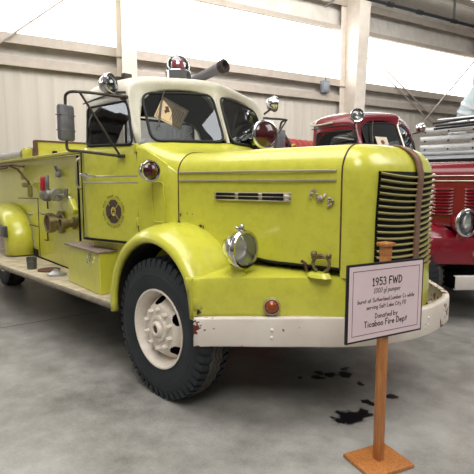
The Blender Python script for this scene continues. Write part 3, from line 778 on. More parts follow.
# rods and hooks on the side near the rear
g = G(); g.tube([MB_ @ Vector(p) for p in ((4.2, .1, 1.83), (2.6, .12, 1.835), (2.15, .1, 1.80))], .016, 8); g.tube([MB_ @ Vector(p) for p in ((2.85, .1, 1.83), (2.45, .1, 1.77), (2.1, .06, 1.60))], .014, 8)
g.tube([MB_ @ Vector(p) for p in ((4.2, .1, 1.78), (2.9, .12, 1.80))], .012, 8); P_('ladder_hook_rod', g, RUST)
g = G(); g.box((2.5, .03, 1.73), (.07, .04, .2), MB_, .008); P_('hook_bracket', g, YELSH)
g = G(); g.box((2.26, .05, 1.56), (.26, .05, .06), MB_, .015); g.box((2.13, .04, 1.48), (.09, .05, .16), MB_, .02); P_('tool_hook', g, plain('olive_hook', '7a7428', .6, 0, .3))
# compartment door seams
g = G()
for pts in (((1.93, .004, 1.39), (1.95, .004, .63)), ((2.85, .004, 1.37), (1.93, .004, 1.39)), ((1.95, .004, 1.02), (2.4, .004, 1.02))): g.tube([MB_ @ Vector(p) for p in pts], .006, 6)
P_('compartment_seam', g, RUST)
for u, z in ((2.2, 1.17), (1.70, 1.20)):
    g = G(); g.tube([MB_ @ Vector(p) for p in ((u, 0, z), (u, .03, z), (u + .07, .035, z + .015))], .012, 6); P_('door_latch', g, STEEL)
for bx in (((1.55, .004, 1.33), (.03, .012, .12)), ((1.60, .004, .93), (.03, .012, .12)), ((1.68, .004, .87), (.12, .01, .012))):
    g = G(); g.box(bx[0], bx[1], MB_); P_('panel_slot', g, RUST)
# pump inlets, outlets and valve
def fitting(name, u, z, r, L, mats, cap=True):
    M = MB_ @ Matrix.Translation((u, 0, z)) @ frame((0, 0, 0), (0, 1, 0))
    g = G(); g.lathe([(r * 1.15, 0), (r * 1.15, .02), (r * .75, .025), (r * .75, L * .45), (r * .95, L * .5), (r * .95, L * .62), (r, L * .64), (r, L), (r * .82, L), (r * .8, L * .55), (1e-4, L * .5)], M, 28)
    o = P_(name, g, mats[0])
    g = G(); g.lathe([(r * .8, L * .9), (1e-4, L * .86)], M, 28); obj('fitting_bore', g, mats[1], o)
    return o
fitting('pump_inlet', 1.10, 1.135, .115, .16, (BRASS, RUST)); fitting('pump_outlet', .66, 1.155, .06, .16, (BRASS, RUST))
g = G()
Mv = MB_ @ Matrix.Translation((1.07, .07, 1.455))
g.lathe([(.07, -.06), (.07, .02), (.055, .03), (.05, .1), (1e-4, .1)], Mv @ frame((0, 0, 0), (0, 1, 0)), 20); g.cyl(MB_ @ Vector((1.25, .1, 1.45)), MB_ @ Vector((.88, .1, 1.46)), .052); g.cyl(MB_ @ Vector((1.29, .1, 1.45)), MB_ @ Vector((1.23, .1, 1.45)), .075); g.cyl(MB_ @ Vector((.94, .1, 1.46)), MB_ @ Vector((.86, .1, 1.46)), .07)
g.cyl(MB_ @ Vector((.88, .1, 1.46)), MB_ @ Vector((.60, .1, 1.46)), .012); g.cyl(MB_ @ Vector((.62, .1, 1.44)), MB_ @ Vector((.60, .1, 1.53)), .022)
vl = P_('discharge_valve', g, plain('grey_valve', '8d8b80', .5, .5, .3, 25))
g = G(); g.box((0, 0, 0), (.07, .05, .17), Matrix.Translation(MB_ @ Vector((1.25, .14, 1.58))) @ Matrix.Rotation(.12, 4, 'Y'), .02); obj('valve_handle', g, HANDLE, vl)
g = G(); g.box((0, 0, 0), (.05, .04, .2), Matrix.Translation(MB_ @ Vector((1.16, .12, 1.585))), .015); obj('valve_lever', g, STEEL, vl)
g = G(); Mt = MB_ @ Matrix.Translation((.53, .06, 1.345)) @ Matrix.Rotation(math.radians(48), 4, 'Y')
g.box((0, 0, 0), (.085, .06, .19), Mt, .02); th_ = P_('tilted_discharge', g, YEL)
g = G(); g.box((0, 0, .108), (.08, .056, .04), Mt, .012); obj('discharge_cap', g, ALU, th_)
g = G(); g.lathe([(.05, 0), (.05, .02), (1e-4, .02)], MB_ @ Matrix.Translation((1.07, .0, 1.70)) @ frame((0, 0, 0), (0, 1, 0)), 16); g.tube([MB_ @ Vector((1.10, .02, 1.70)), MB_ @ Vector((1.10, .05, 1.79)), MB_ @ Vector((1.04, .05, 1.78)), MB_ @ Vector((1.03, .02, 1.70))], .010, 6); g.box((1.05, .03, 1.685), (.09, .04, .06), MB_, .01); P_('panel_padlock', g, STEEL)
# ---- running boards
for s in (-1, 1):
    pl = [(-4.6, -.95), (-3.3, -1.02), (-1.7, -1.072), (-.66, -1.105), (-.60, -1.105), (-.60, -.62), (-1.4, -.72), (-4.6, -.32)]
    pl = [(x, y * (1 if s < 0 else -1)) for x, y in pl]
    g = G(); g.prism(pl, .545, .60); rb = P_('running_board', g, BOARDM, bev=.006)
    g = G(); g.tube([(x, y - (-s) * 0, .572) for x, y in [(a, b + s * .002) for a, b in pl[:5]]], .026, 8); obj('board_edge', g, plain('grey_brown_edge_%d' % (s + 1), '7a7263', .6, .3, .3, 14), rb)  # edge strip in a darker grey-brown than the board top
    # step box with lid and hasp
    q = [(-1.73, -.935), (-.955, -1.035), (-.985, -.72), (-1.74, -.64)]; q = [(x, y * (1 if s < 0 else -1)) for x, y in q]
    g = G(); g.prism(q, .60, .975); sb = P_('step_box', g, YEL, bev=.008)
    q2 = [(-1.76, -.955), (-.945, -1.06), (-.955, -.71), (-1.76, -.62)]; q2 = [(x, y * (1 if s < 0 else -1)) for x, y in q2]
    g = G(); g.prism(q2, .975, .992); obj('step_lid', g, MATT, sb, bev=.004)
    g = G(); g.box((0, 0, 0), (.03, .012, .05), Matrix.Translation((-1.15, s * 1.02, .93))); g.tube([(-1.15 + .022 * math.cos(a), s * 1.035, .89 + .03 * math.sin(a)) for a in [2 * PI * k / 14 for k in range(14)]], .006, 6, True); obj('box_hasp', g, CHROME, sb)
# ---- rear fender
rows = []
for k in range(15):
    a = PI * k / 14
    u = 3.3 + (1.02) * -math.cos(a) ; z = .62 + (.64) * math.sin(a) ** .55 if 0 < k < 14 else .62
    row = []
    for (w, sc, dz) in ((.0, 1.03, .02), (.12, 1.02, .015), (.22, 1.0, 0), (.28, .96, -.025), (.305, .91, -.07), (.305, .80, -.16)):
        row.append(MB_ @ Vector((3.3 + (u - 3.3) * sc, w, .62 + max(0, (z - .62) + (dz if 0 < k < 14 else 0)))))
    rows.append(row)
g = G(); g.grid(rows); P_('rear_fender', g, YEL, ang=60, solid=.008)
g = G(); g.box((2.50, .325, .945), (.42, .05, .15), MB_, .01); P_('side_reflector', g, plain('dark_grey_glass', '54504e', .25, .3, .2))

# loose things on the running board
zb_ = .60
def thing_on_board(p, build, name, mat, label, cat):
    g = G(); build(g); o = obj(name, g, mat, None, 40); o.location = p; tag(o, label, cat); return o
thing_on_board((-2.70, -.885, .60), lambda g: (g.lathe([(1e-4, 0), (.052, 0), (.058, .13), (.061, .135), (.054, .135), (.05, .01), (1e-4, .01)], None, 24), g.lathe([(.0562, .085), (.06, .09), (.0575, .095)], None, 24)), 'metal_can', plain('dark_grey_can', '5f625f', .5, .5, .25), 'small dark grey metal can standing on the running board', 'can')
thing_on_board((-2.45, -.80, .60), lambda g: (g.lathe([(1e-4, 0), (.12, 0), (.125, .012), (.11, .02), (.03, .016), (1e-4, .016)], None, 28),), 'metal_disc', RUST, 'flat dark brown round disc lying beside the metal can', 'disc')
thing_on_board((-2.12, -.87, .60), lambda g: (g.lathe([(1e-4, 0), (.10, 0), (.10, .025), (.07, .035), (.05, .05), (.02, .05), (1e-4, .05)], None, 28), g.rbox((.0, .0, .055), (.1, .02, .02), .005)), 'pipe_plug', ALU, 'silver round pipe plug lying on the running board near the step box', 'plug')
thing_on_board((-1.93, -.74, .60), lambda g: (g.lathe([(1e-4, 0), (.07, 0), (.07, .03), (.04, .04), (1e-4, .04)], None, 24), g.cyl((-.08, 0, .02), (.08, 0, .02), .012)), 'hose_fitting', STEEL, 'grey metal fitting on the running board against the pump panel behind the step box', 'fitting')

# paper tag on the windscreen (flat card lying against the near pane)
def wpoint(px, pz):      # point on the near windscreen pane plane, x from (y,z)
    return -.548 - (pz - 1.95) * .43 + (-.755 - px) * -.20 + .03
tg = G(); cs = [(-.545, 2.345), (-.325, 2.235), (-.475, 2.055), (-.685, 2.155)]
T3 = [Vector((wpoint(y, z), y, z)) for y, z in cs]
ex = (T3[1] - T3[0]); ey = (T3[3] - T3[0]); nn = ex.cross(ey).normalized();
if nn.x < 0: nn = -nn
tg.add(T3 + [p - nn * .003 for p in T3], [(0, 1, 2, 3), (7, 6, 5, 4), (0, 4, 5, 1), (1, 5, 6, 2), (2, 6, 7, 3), (3, 7, 4, 0)])
pt = obj('paper_tag', tg, plain('aged_tag_paper', 'cdb690', .8, 0, .12, 12), None, 30)
tag(pt, 'tan paper tag hanging askew under the wiper on the yellow truck windshield', 'tag')
def tp(a, b, o=.003): return T3[0] + ex * a + ey * b + nn * o
g = G()
for a0, a1, b0, b1 in ((.04, .96, .05, .065), (.04, .96, .935, .95), (.04, .055, .05, .95), (.945, .96, .05, .95)): g.add([tp(a0, b0), tp(a1, b0), tp(a1, b1), tp(a0, b1)], [(0, 1, 2, 3)])
obj('tag_border', g, plain('tag_ink', '6a5138', .8), pt, 180)
g = G()
for k in range(5):
    a = .5 + k * .085
    b0, b1 = .2 + .05 * (k % 2), .82 - .07 * (k % 3); n = 9
    for j in range(n):
        c0 = b0 + (b1 - b0) * j / n; c1 = c0 + (b1 - b0) / n * (.75 if (j + k) % 3 else .5)
        g.add([tp(a, c0), tp(a + .022, c0), tp(a + .022, c1), tp(a, c1)], [(0, 1, 2, 3)])
obj('tag_writing', g, plain('tag_ink_dark', '5a4634', .8), pt, 180)
g = G(); g.add([tp(.2, .38), tp(.3, .3), tp(.36, .42), tp(.42, .5), tp(.34, .56), tp(.3, .66), tp(.22, .56), tp(.26, .48)], [tuple(range(8))]); obj('tag_drawing', g, plain('tag_ink_brown', '4c3728', .8), pt, 180)

# =================================================== red truck
red = build_truck((.28, 3.25, 0), RED, RED, 'red')
for s in (-1, 1):
    g = G(); g.ball((.30, s * .90, .86), .3, 28, (1.25, .8, .9)); obj('fender_crown', g, RED, red, 80)
tag(red, 'dark red vintage fire engine parked behind the yellow truck', 'fire truck')
g = G(); g.box((-3.2, 0, 1.25), (3.4, 1.8, 1.1)); obj('truck_body', g, RED, red, bev=.02)
g = G(); g.cyl((-1.95, -.75, 2.02), (-1.95, .6, 2.02), .10); g.box((-1.95, -.1, 1.85), (.3, 1.2, .1)); hr = obj('hose_reel', g, DARK, red)
g = G()
for k in range(9):
    y = -.72 + .145 * k; g.tube([(-1.95 + .21 * math.cos(a), y + .04 * math.sin(a * .5), 2.02 + .19 * math.sin(a)) for a in [2 * PI * j / 24 for j in range(24)]], .045, 8, True)
obj('red_hose', g, REDRUB, hr)
g = G(); g.tube([(-1.72 , -.80 + .075 * math.cos(a), 2.05 + .075 * math.sin(a)) for a in [2 * PI * j / 20 for j in range(20)]], .026, 8, True); obj('reel_fitting', g, YELFIT, hr)
g = G(); g.tube(smooth([(-1.7, -.9, 2.1), (-1.85, -.9, 2.3), (-2.1, -.85, 2.32)], 6), .02, 8); obj('hose_end', g, BLACK, hr)
# white gutter edge on the red roof
g = G(); g.tube(smooth([(-1.0, -.93, 2.38), (-1.28, -.93, 2.36), (-1.37, -.86, 2.40), (-1.35, -.70, 2.47), (-1.2, -.55, 2.55)], 5), .012, 6); obj('roof_edge_trim', g, WHT, red)
# paper card in the red windscreen
g = G(); g.box((0, 0, 0), (.004, .22, .16)); pc = obj('paper_card', g, plain('cream_card', 'd8cfb8', .8), None)
pc.location = (.28 - .495, 3.25 - .50, 2.12); pc.rotation_euler = (0, -.42, -.25); tag(pc, 'cream paper card in the windshield of the red truck', 'card')
g = G(); g.add([(.004, .04 * math.cos(a), .035 * math.sin(a)) for a in [2 * PI * k / 6 for k in range(6)]], [tuple(range(6))])
for k in range(3): g.box((.003, 0, -.045 - .013 * k), (.002, .15, .005))
obj('card_print', g, plain('card_ink', '7a4636', .8), pc, 180)

# =================================================== sign on its wooden stand
rot = math.radians(71.5)
st = empty('sign_stand', (1.585, -.788, 0), rot)
tag(st, 'wooden post stand holding a framed sign about the yellow truck', 'sign')
g = G(); g.rbox((0.0, 0.0, .012), (.30, .255, .024), .006); b = obj('base', g, OAK, st); b.rotation_euler = (0, 0, -.06)
g = G(); g.rbox((0, 0, .62), (.046, .046, 1.20), .004); obj('post', g, OAK, st)
g = G(); g.rbox((0, 0, 1.228), (.05, .05, .05), .004); g.rbox((0, 0, 1.265), (.074, .074, .022), .006); obj('post_cap', g, OAK, st)
SW, SH, sz = .560, .420, .967
g = G(); g.rbox((-.020, -.032, sz), (SW, .014, SH), .003); sb = obj('sign_board', g, plain('black_frame', '151318', .45), st)
MS = Matrix(((1, 0, 0, -.020), (0, 0, -1, -.0395), (0, 1, 0, sz), (0, 0, 0, 1)))     # x right, y up, z towards the reader
g = G(); g.box((0, 0, .0006), (SW - .024, SH - .024, .001), MS); obj('paper', g, plain('pale_pink_paper', 'dcc8cc', .6, 0, .03), sb)
bw, bh = SW / 2 - .038, SH / 2 - .038
g = G(); ink(g, [[(-bw, -bh), (bw, -bh)], [(bw, -bh), (bw, bh)], [(bw, bh), (-bw, bh)], [(-bw, bh), (-bw, -bh)]], .0018, .0016, MS); obj('border_line', g, plain('border_mauve', '6a3f58', .6), sb, 180)
INK = plain('sign_ink', '241a22', .7); INK2 = plain('sign_ink_light', '54424c', .7)
for t, size, y, w, wd, m, sl in (('1953 FWD', .040, .088, .0034, .215, INK, 0), ('1000 gl pumper', .026, .047, .0017, .195, INK2, .15), ('burnt at Sutherland Lumber Co while', .022, -.001, .0018, .415, INK2, .05), ('serving Salt Lake City FD', .022, -.038, .0018, .29, INK2, .05), ('Donated by', .027, -.091, .0021, .165, INK2, 0), ('Ticaboo Fire Dept', .032, -.134, .0026, .315, INK, 0)):
    g = G(); write(g, t, size, 0, y, w, MS, .0017, sl, wd); obj('lettering', g, m, sb, 180)

# =================================================== the hall
wd = Vector((.2872, .95787, 0)); wn = Vector((-.95787, .2872, 0)); C0 = Vector((2.746, -3.2025, 0)); D = 11.3
MW = Matrix(((wd.x, wn.x, 0, C0.x + wn.x * D), (wd.y, wn.y, 0, C0.y + wn.y * D), (0, 0, 1, 0), (0, 0, 0, 1)))   # (s along wall, t beyond wall, z)

def floormat():
    m, nt, b = newmat('polished_concrete'); v = objcoord(nt)
    n1 = noise(nt, v, .9, 4); n2 = noise(nt, v, 5, 8, .68); n3 = noise(nt, v, 60, 4)
    f = mathn(nt, 'ADD', mathn(nt, 'MULTIPLY', n1, .5), mathn(nt, 'ADD', mathn(nt, 'MULTIPLY', n2, .4), mathn(nt, 'MULTIPLY', n3, .12)))
    base = ramp(nt, f, [(.36, lin('6c6a65')), (.52, lin('94928d')), (.68, lin('b0aea9'))])
    # saw-cut joints
    sep = nt.nodes.new('ShaderNodeSeparateXYZ'); nt.links.new(v, sep.inputs[0])
    ang = math.radians(80.0); px, py = -2.639, -1.296
    nx, ny = math.sin(ang), -math.cos(ang)
    dd = mathn(nt, 'ADD', mathn(nt, 'MULTIPLY', sep.outputs[0], nx), mathn(nt, 'MULTIPLY', sep.outputs[1], ny))
    joint = mathn(nt, 'LESS_THAN', mathn(nt, 'ABSOLUTE', mathn(nt, 'SUBTRACT', dd, px * nx + py * ny)), .012)
    base = mixc(nt, mathn(nt, 'MULTIPLY', joint, .75), base, lin('2c2a28'))
    # oil drips: rough-edged spots
    wob = nt.nodes.new('ShaderNodeTexNoise'); wob.inputs['Scale'].default_value = 9; wob.inputs['Detail'].default_value = 3; nt.links.new(v, wob.inputs['Vector'])
    vm = nt.nodes.new('ShaderNodeVectorMath'); vm.operation = 'MULTIPLY_ADD'; nt.links.new(wob.outputs['Color'], vm.inputs[0]); vm.inputs[1].default_value = (.16, .16, 0); vm.inputs[2].default_value = (-.08, -.08, 0)
    va = nt.nodes.new('ShaderNodeVectorMath'); va.operation = 'ADD'; nt.links.new(v, va.inputs[0]); nt.links.new(vm.outputs[0], va.inputs[1])
    tot = None
    for (sx, sy, r) in ((1.20, -.42, .085), (1.24, -.32, .055), (1.16, -.51, .045), (1.18, -.14, .04), (.71, .10, .05), (.66, -.02, .035), (.56, -.14, .028), (.78, .20, .05), (.62, .07, .03), (.98, .12, .03), (.74, .30, .025), (1.27, .06, .04)):
        ds = nt.nodes.new('ShaderNodeVectorMath'); ds.operation = 'DISTANCE'; nt.links.new(va.outputs[0], ds.inputs[0]); ds.inputs[1].default_value = (sx, sy, 0)
        k = mathn(nt, 'SUBTRACT', 1.0, mathn(nt, 'SMOOTH_MIN', mathn(nt, 'DIVIDE', ds.outputs['Value'], r * 1.25), 1.0, .2))
        tot = k if tot is None else mathn(nt, 'MAXIMUM', tot, k)
    oil = ramp(nt, tot, [(.0, (0, 0, 0)), (.22, (1, 1, 1))])
    base = mixc(nt, oil, base, lin('17161a'))
    nt.links.new(base, b.inputs['Base Color'])
    rr = ramp(nt, n2, [(.3, (.28, .28, .28)), (.7, (.48, .48, .48))]); nt.links.new(rr, b.inputs['Roughness'])
    b.inputs['Specular IOR Level'].default_value = .45
    bp = nt.nodes.new('ShaderNodeBump'); bp.inputs['Strength'].default_value = .05; bp.inputs['Distance'].default_value = .01; nt.links.new(n3, bp.inputs['Height']); nt.links.new(bp.outputs[0], b.inputs['Normal'])
    return m
g = G(); g.add([(-16, -14, 0), (24, -14, 0), (24, 26, 0), (-16, 26, 0)], [(0, 1, 2, 3)]); struct(obj('floor', g, floormat()))

def sidingmat(name, c1, c2, wrinkle=0):
    m, nt, b = newmat(name); v = objcoord(nt)
    mp = nt.nodes.new('ShaderNodeMapping'); mp.inputs['Scale'].default_value = (1, 1, .05) if not wrinkle else (1, 1, 1); nt.links.new(v, mp.inputs[0])
    f = noise(nt, mp.outputs[0], 7 if not wrinkle else 2.2, 5, .6)
    nt.links.new(ramp(nt, f, [(.3, lin(c1)), (.7, lin(c2))]), b.inputs['Base Color']); b.inputs['Roughness'].default_value = .6
    if wrinkle:
        bp = nt.nodes.new('ShaderNodeBump'); bp.inputs['Strength'].default_value = .6; bp.inputs['Distance'].default_value = .12; nt.links.new(f, bp.inputs['Height']); nt.links.new(bp.outputs[0], b.inputs['Normal'])
    return m
WALLM = sidingmat('ribbed_beige_siding', 'b9b2a8', 'c8c1b7'); INSUL = sidingmat('white_wrinkled_insulation', 'cbc5bd', 'dfdad3', 1)
TRIMM = plain('beige_steel_girt', 'b0a69b', .55, .1, .08); COLM = plain('cream_steel_column', 'd4cbc0', .5, .05, .06)
S0, S1 = -14.0, 32.0
# ribbed lower wall
g = G(); pts = []
s_ = S0
while s_ < S1:
    pts += [(s_, 0), (s_ + .24, 0), (s_ + .27, -.008), (s_ + .30, -.008), (s_ + .325, 0)]; s_ += .325
g.grid([[MW @ Vector((a, t, z)) for a, t in pts] for z in (0, 4.05)]); struct(obj('wall_back', g, WALLM, ang=20))
g = G(); g.grid([[MW @ Vector((S0 + (S1 - S0) * i / 60, .06, z)) for i in range(61)] for z in (3.9, 4.25, 4.6)]); struct(obj('wall_back_insulation', g, INSUL))
g = G(); g.grid([[MW @ Vector((S0 + (S1 - S0) * i / 60, .06, z)) for i in range(61)] for z in (6.12, 6.7, 7.3)]); struct(obj('wall_back_upper', g, INSUL))
k = 0
for z0, z1, t0, t1 in ((4.44, 4.66, -.16, .06), (4.0, 4.2, -.16, .04), (6.08, 6.2, -.14, .06), (6.75, 6.95, -.2, .06), (1.9, 2.08, -.12, 0.02)):
    k += 1; g = G(); g.box(((S0 + S1) / 2, (t0 + t1) / 2, z1 - .01), (S1 - S0, t1 - t0, .02), MW); g.box(((S0 + S1) / 2, t0, (z0 + z1) / 2), (S1 - S0, .015, z1 - z0), MW)
    if k == 1: g.box(((S0 + S1) / 2, t0 - .03, z0 + .01), (S1 - S0, .06, .02), MW)
    struct(obj('trim_%d' % k, g, TRIMM))
# translucent daylight panels between the columns
WINM = emit('daylight_panel', 'fbfbfa', 4.5)
bays = [(-14, -4.1), (-4.1, 3.42), (3.42, 10.2), (10.2, 16.55), (16.55, 32)]
for i, (a, b) in enumerate(bays):
    g = G(); g.box(((a + b) / 2, .05, 5.38), (b - a, .03, 1.44), MW); struct(obj('window_%d' % (i + 1), g, WINM))
# steel columns
def column(s, w0, w1, d0, d1, label):
    o = empty('steel_column', MW @ Vector((s, 0, 0)), math.atan2(wd.y, wd.x))
    g = G()
    # web and two flanges; depth grows upwards
    zt = 7.2
    for f in (0,):
        g.add([(-w0 / 2, -d0, 0), (w0 / 2, -d0, 0), (w1 / 2, -d1, zt), (-w1 / 2, -d1, zt), (-w0 / 2, -d0 - .02, 0), (w0 / 2, -d0 - .02, 0), (w1 / 2, -d1 - .02, zt), (-w1 / 2, -d1 - .02, zt)], [(0, 1, 2, 3), (4, 7, 6, 5), (0, 4, 5, 1), (2, 6, 7, 3), (1, 5, 6, 2), (0, 3, 7, 4)])
    fl = obj('front_flange', g, COLM, o, 30)
    g = G(); g.add([(-.012, -d0, 0), (-.012, -.17, 0), (-.012, -.17, zt), (-.012, -d1, zt), (.012, -d0, 0), (.012, -.17, 0), (.012, -.17, zt), (.012, -d1, zt)], [(0, 1, 2, 3), (4, 7, 6, 5), (0, 3, 7, 4), (1, 5, 6, 2), (0, 4, 5, 1), (3, 2, 6, 7)]); obj('web', g, COLM, o, 30)
    g = G(); g.box((0, -.165, zt / 2), (w0, .02, zt)); obj('back_flange', g, COLM, o, 30)
    tag(o, label, 'column'); return o
column(3.42, .34, .34, .50, .62, 'cream steel wall column above the yellow cab roof')
column(10.2, .40, .40, .62, .95, 'tapered cream steel column rising behind the red truck roof')
column(16.55, .34, .34, .36, .95, 'far cream steel column beyond the ladder truck at the right edge')
# haunch and rafter running from the tapered column into the hall
for s, lab in ((10.2, 'cream steel roof rafter springing from the tapered column'),):
    g = G()
    pr = [(-.35, 6.1), (-.95, 6.75), (-9, 8.6), (-9, 9.3), (-.15, 7.35), (-.15, 6.1)]
    g.add([MW @ Vector((s - .015, t, z)) for t, z in pr] + [MW @ Vector((s + .015, t, z)) for t, z in pr], [tuple(range(6)), tuple(range(11, 5, -1))] + [(i, (i + 1) % 6, 6 + (i + 1) % 6, 6 + i) for i in range(6)])
    rf = obj('roof_rafter', g, COLM, None, 30); tag(rf, lab, 'beam')
    g = G()
    for (t0, z0), (t1, z1) in (((-.95, 6.75), (-9, 8.6)), ((-.15, 7.35), (-9, 9.3))):
        g.add([MW @ Vector((s + a, t, z)) for a in (-.16, .16) for t, z in ((t0, z0), (t1, z1))], [(0, 1, 3, 2)])
    obj('rafter_flange', g, COLM, rf, 30, solid=.02)
# sloped ceiling over the wall strip
g = G(); g.grid([[MW @ Vector((s, t, 7.32 + (-t) * .235)) for s in (S0, 0, 16, S1)] for t in (.1, -3, -6.2)]); cl = struct(obj('ceiling', g, sidingmat('ceiling_liner', 'd0cbc4', 'e0dcd6')))
for i in range(4):
    t = -.9 - 1.5 * i; k += 1
    g = G(); z = 7.32 - t * .235 - .12; g.box(((S0 + S1) / 2, t, z), (S1 - S0, .02, .2), MW); g.box(((S0 + S1) / 2, t - .04, z - .09), (S1 - S0, .09, .02), MW); struct(obj('trim_%d' % k, g, TRIMM))
# bracing rods, conduits, cords
def rod(name, pts, r, mat, label, cat, group=None):
    g = G(); g.tube([MW @ Vector(p) for p in pts], r, 8); o = obj(name, g, mat); tag(o, label, cat, group); return o
ROD = plain('galvanised_rod', 'b8b0a8', .5, .5, .1)
rod('brace_rod', [(10.95, -.25, 5.62), (15.6, -.25, 3.0)], .022, ROD, 'thin diagonal brace rod falling rightwards from the tapered column, upper of two', 'brace')
rod('brace_rod', [(10.95, -.25, 5.42), (15.2, -.25, 3.0)], .022, ROD, 'thin diagonal brace rod falling rightwards from the tapered column, lower of two', 'brace')
rod('brace_rod', [(16.28, -.33, 6.0), (12.9, -.33, 3.0)], .028, ROD, 'diagonal brace rod rising rightwards past the silver ladder truck', 'brace')
rod('brace_rod', [(.3, -.25, 3.95), (3.15, -.25, 6.32)], .022, ROD, 'diagonal brace rod across the window left of the first column', 'brace')
rod('conduit_pipe', [(9.42, -.2, 4.55), (9.42, -.2, 5.95)], .014, GREYM, 'thin grey conduit rising from the wall box across the window', 'pipe')
rod('hanging_cord', [(6.05, -.3, 4.75), (6.05, -.3, 7.2)], .012, ROD, 'thin pale cord hanging in front of the middle window', 'cord')
g = G(); g.box((9.36, -.24, 4.36), (.26, .14, .34), MW, .02); eb = obj('electrical_box', g, plain('grey_box_paint', '7f8790', .5, .2, .1)); tag(eb, 'small grey electrical box on the wall below the window', 'box')
g = G(); g.box((9.36, -.32, 4.36), (.18, .02, .24), MW, .005); obj('box_cover', g, plain('grey_box_cover', '9199a0', .5, .2, .1), eb)
g = G(); g.tube([MW @ Vector(p) for p in ((9.7, -.55, 7.25), (9.6, -.5, 6.85), (9.15, -.45, 6.5))], .03, 8); pd = obj('bent_conduit', g, GREYM); tag(pd, 'bent grey conduit under the roof left of the tapered column', 'pipe')
BLK = plain('black_pipe', '1d1d20', .5, .2, .1)
g = G(); a = MW @ Vector((6.5, -2.4, 6.03)); b = MW @ Vector((17.5, -2.4, 6.03)); g.tube([a, b], .045, 10); bpipe = obj('sprinkler_pipe', g, BLK); tag(bpipe, 'black pipe hung below the ceiling at upper right', 'pipe')
for s in (9.6, 10.7, 12.1, 14.5):
    g = G(); g.cyl(MW @ Vector((s - .09, -2.4, 6.03)), MW @ Vector((s + .09, -2.4, 6.03)), .065); obj('pipe_coupling', g, BLK, bpipe)
g = G(); g.tube([MW @ Vector((12.1, -2.4, 6.0)), MW @ Vector((12.1, -2.4, 7.86))], .03, 8); obj('drop_pipe', g, BLK, bpipe)
# glowing bar added near the top right for a bright purlin
g = G(); g.box((14.2, -2.0, 7.05), (2.6, .12, .10), MW, .01); sl = obj('glow_bar', g, COLM); tag(sl, 'long white glowing bar added under the ceiling for a bright purlin', 'light')
g = G(); g.box((14.2, -2.0, 6.99), (2.5, .08, .03), MW, .01); obj('bar_glow_face', g, emit('bar_glow', 'ffffff', 3), sl)

# =================================================== silver ladder truck behind the red one
lt = empty('ladder_truck', (2.0, 7.4, 0)); tag(lt, 'silver ladder truck with aerial ladder behind the red truck', 'fire truck')
SIL = plain('silver_panel', 'b4b8bc', .42, .4, .1, 5)
g = G(); g.box((-.2, 0, 1.45), (6.6, 1.9, 1.5), None, .03); g.box((-.2, -.03, 2.16), (6.6, 1.9, .06), None, .01); obj('truck_body', g, SIL, lt)
for k in range(6):
    x = -2.8 + 1.05 * k
    g = G(); g.box((x, -.962, 1.4), (.95, .03, 1.1), None, .01); dd = obj('shutter_door', g, ALU, lt)
    g = G()
    for j in range(12): g.box((x, -.985, .92 + .085 * j), (.9, .012, .06), None, .005)
    obj('shutter_slats', g, SIL, dd)
    g = G(); g.tube([(x - .15, -.98, 1.0), (x - .15, -1.02, 1.0), (x + .15, -1.02, 1.0), (x + .15, -.98, 1.0)], .012, 6); obj('door_handle', g, CHROME, dd)
g = G(); g.box((-.2, -.98, 1.985), (6.6, .03, .13)); obj('dark_band', g, DARK, lt)
g = G()
for k in range(14):
    x = -3.2 + .46 * k
    for z in (2.25, 2.42, 2.60): g.ball((x, -.82, z), .018, 8)
rv = obj('rivets', g, DARK, lt); rv['kind'] = 'stuff'
for z, y in ((2.28, -.80), (2.45, -.80), (2.63, -.80)):
    g = G(); g.box((-.2, y, z), (6.2, .04, .13), None, .012); obj('ladder_bed_rail', g, ALU, lt)
for x in (-2.4, -1.4, -.4, .6, 1.6, 2.6):
    g = G(); g.box((x, -.76, 2.5), (.05, .05, .62)); obj('bed_post', g, SIL, lt)
for x in (-2.95, 2.95):
    pass
for x in (-2.2, 2.0):
    for s in (-1, 1): wheel(lt, (x, s * .78, .515), s, 0, rimmat=ALU, dish=-.02)
ld = empty('aerial_ladder', (2.0, 7.0, 2.62)); tag(ld, 'silver aerial ladder lying on the ladder truck', 'ladder')
for s in (-1, 1):
    g = G(); g.tube([(-3.0, s * .3, .22), (3.2, s * .3, .30)], .025, 8); g.tube([(-3.0, s * .3, .0), (3.2, s * .3, .08)], .03, 8)
    for k in range(12):
        x = -3.0 + .52 * k; g.tube([(x, s * .3, 0), (x + .26, s * .3, .24), (x + .52, s * .3, .02)], .014, 6)
    obj('side_rail', g, ALU, ld)
for k in range(18):
    x = -2.9 + .35 * k; g = G(); g.tube([(x, -.3, .02), (x, .3, .02)], .018, 8); obj('rung', g, ALU, ld)
for i, (z0, z1) in enumerate(((2.68, 3.02), (2.62, 2.93), (2.72, 2.78))):
    g = G(); y = 6.33 - .07 * i; g.tube(smooth([(-.9, y, z0), (0.1, y, z0 + .06), (1.2, y, z1)], 6), .022, 8); o = obj('hydraulic_hose', g, BLK); tag(o, ('highest', 'middle', 'lowest')[i if i != 2 else 2] + ' black hose draped along the aerial ladder', 'hose')

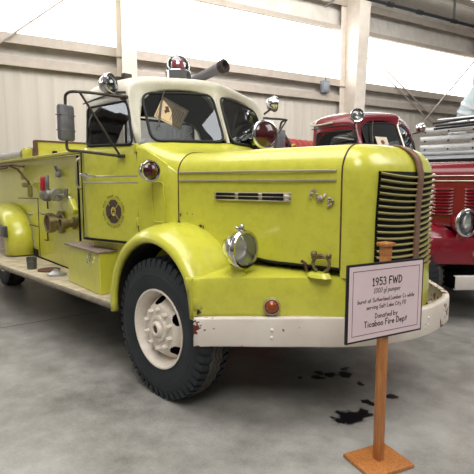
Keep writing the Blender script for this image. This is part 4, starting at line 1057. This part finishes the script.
# ventilation duct
g = G(); pth = [(-1.65, 10.9, 3.2), (-1.45, 10.9, 3.7), (-.85, 10.9, 4.5), (-.1, 10.9, 5.4)]
g.tube(smooth(pth, 8), .46, 32); du = obj('ventilation_duct', g, plain('pale_duct', 'a3b3b8', .5, .1, .06)); tag(du, 'wide pale metal ventilation duct behind the ladder truck', 'duct')
for a, b in (((-1.60, 10.9, 3.33), (-1.57, 10.9, 3.40)), ((-1.53, 10.9, 3.5), (-1.49, 10.9, 3.57))):
    g = G(); g.tube([a, b], .50, 32); obj('duct_ring', g, SIL, du)

# =================================================== light
def area(name, loc, target, size, sy, power, col=(1, 1, 1)):
    l = bpy.data.lights.new(name, 'AREA'); l.shape = 'RECTANGLE'; l.size = size; l.size_y = sy; l.energy = power; l.color = col
    o = bpy.data.objects.new(name, l); o.location = loc; o.rotation_euler = (Vector(target) - Vector(loc)).to_track_quat('-Z', 'Y').to_euler(); COL.objects.link(o); return o
area('hall_light_front', (5.2, -5.5, 8.6), (0.3, 0, .8), 5, 4, 520, (1, .97, .93))
area('hall_light_overhead', (-.5, -1.5, 7.2), (-.5, -1.0, 0), 7, 4, 380, (1, .98, .95))
area('hall_light_right', (6.0, 5.0, 6.8), (1.5, 3, .5), 5, 4, 300, (1, .98, .96))
area('wall_fill', (-1.5, 4.5, 8.0), (-8, 7.0, 4.6), 9, 3, 900, (1, .98, .95))  # unseen fill lamp added to brighten the back wall
w = bpy.data.worlds.new('hall'); scene.world = w; w.use_nodes = True
nt = w.node_tree; bg = nt.nodes['Background']
tc = nt.nodes.new('ShaderNodeTexCoord'); sp = nt.nodes.new('ShaderNodeSeparateXYZ'); nt.links.new(tc.outputs['Generated'], sp.inputs[0])
nt.links.new(ramp(nt, mathn(nt, 'MULTIPLY_ADD', sp.outputs[2], .5, .5), [(.45, lin('4a4844')), (.55, lin('8d877f')), (.72, lin('cfcac3')), (1, lin('b7b2aa'))]), bg.inputs[0]); bg.inputs[1].default_value = .55
scene.view_settings.view_transform = 'Standard'
scene.view_settings.look = 'None'
scene.view_settings.exposure = 0.0
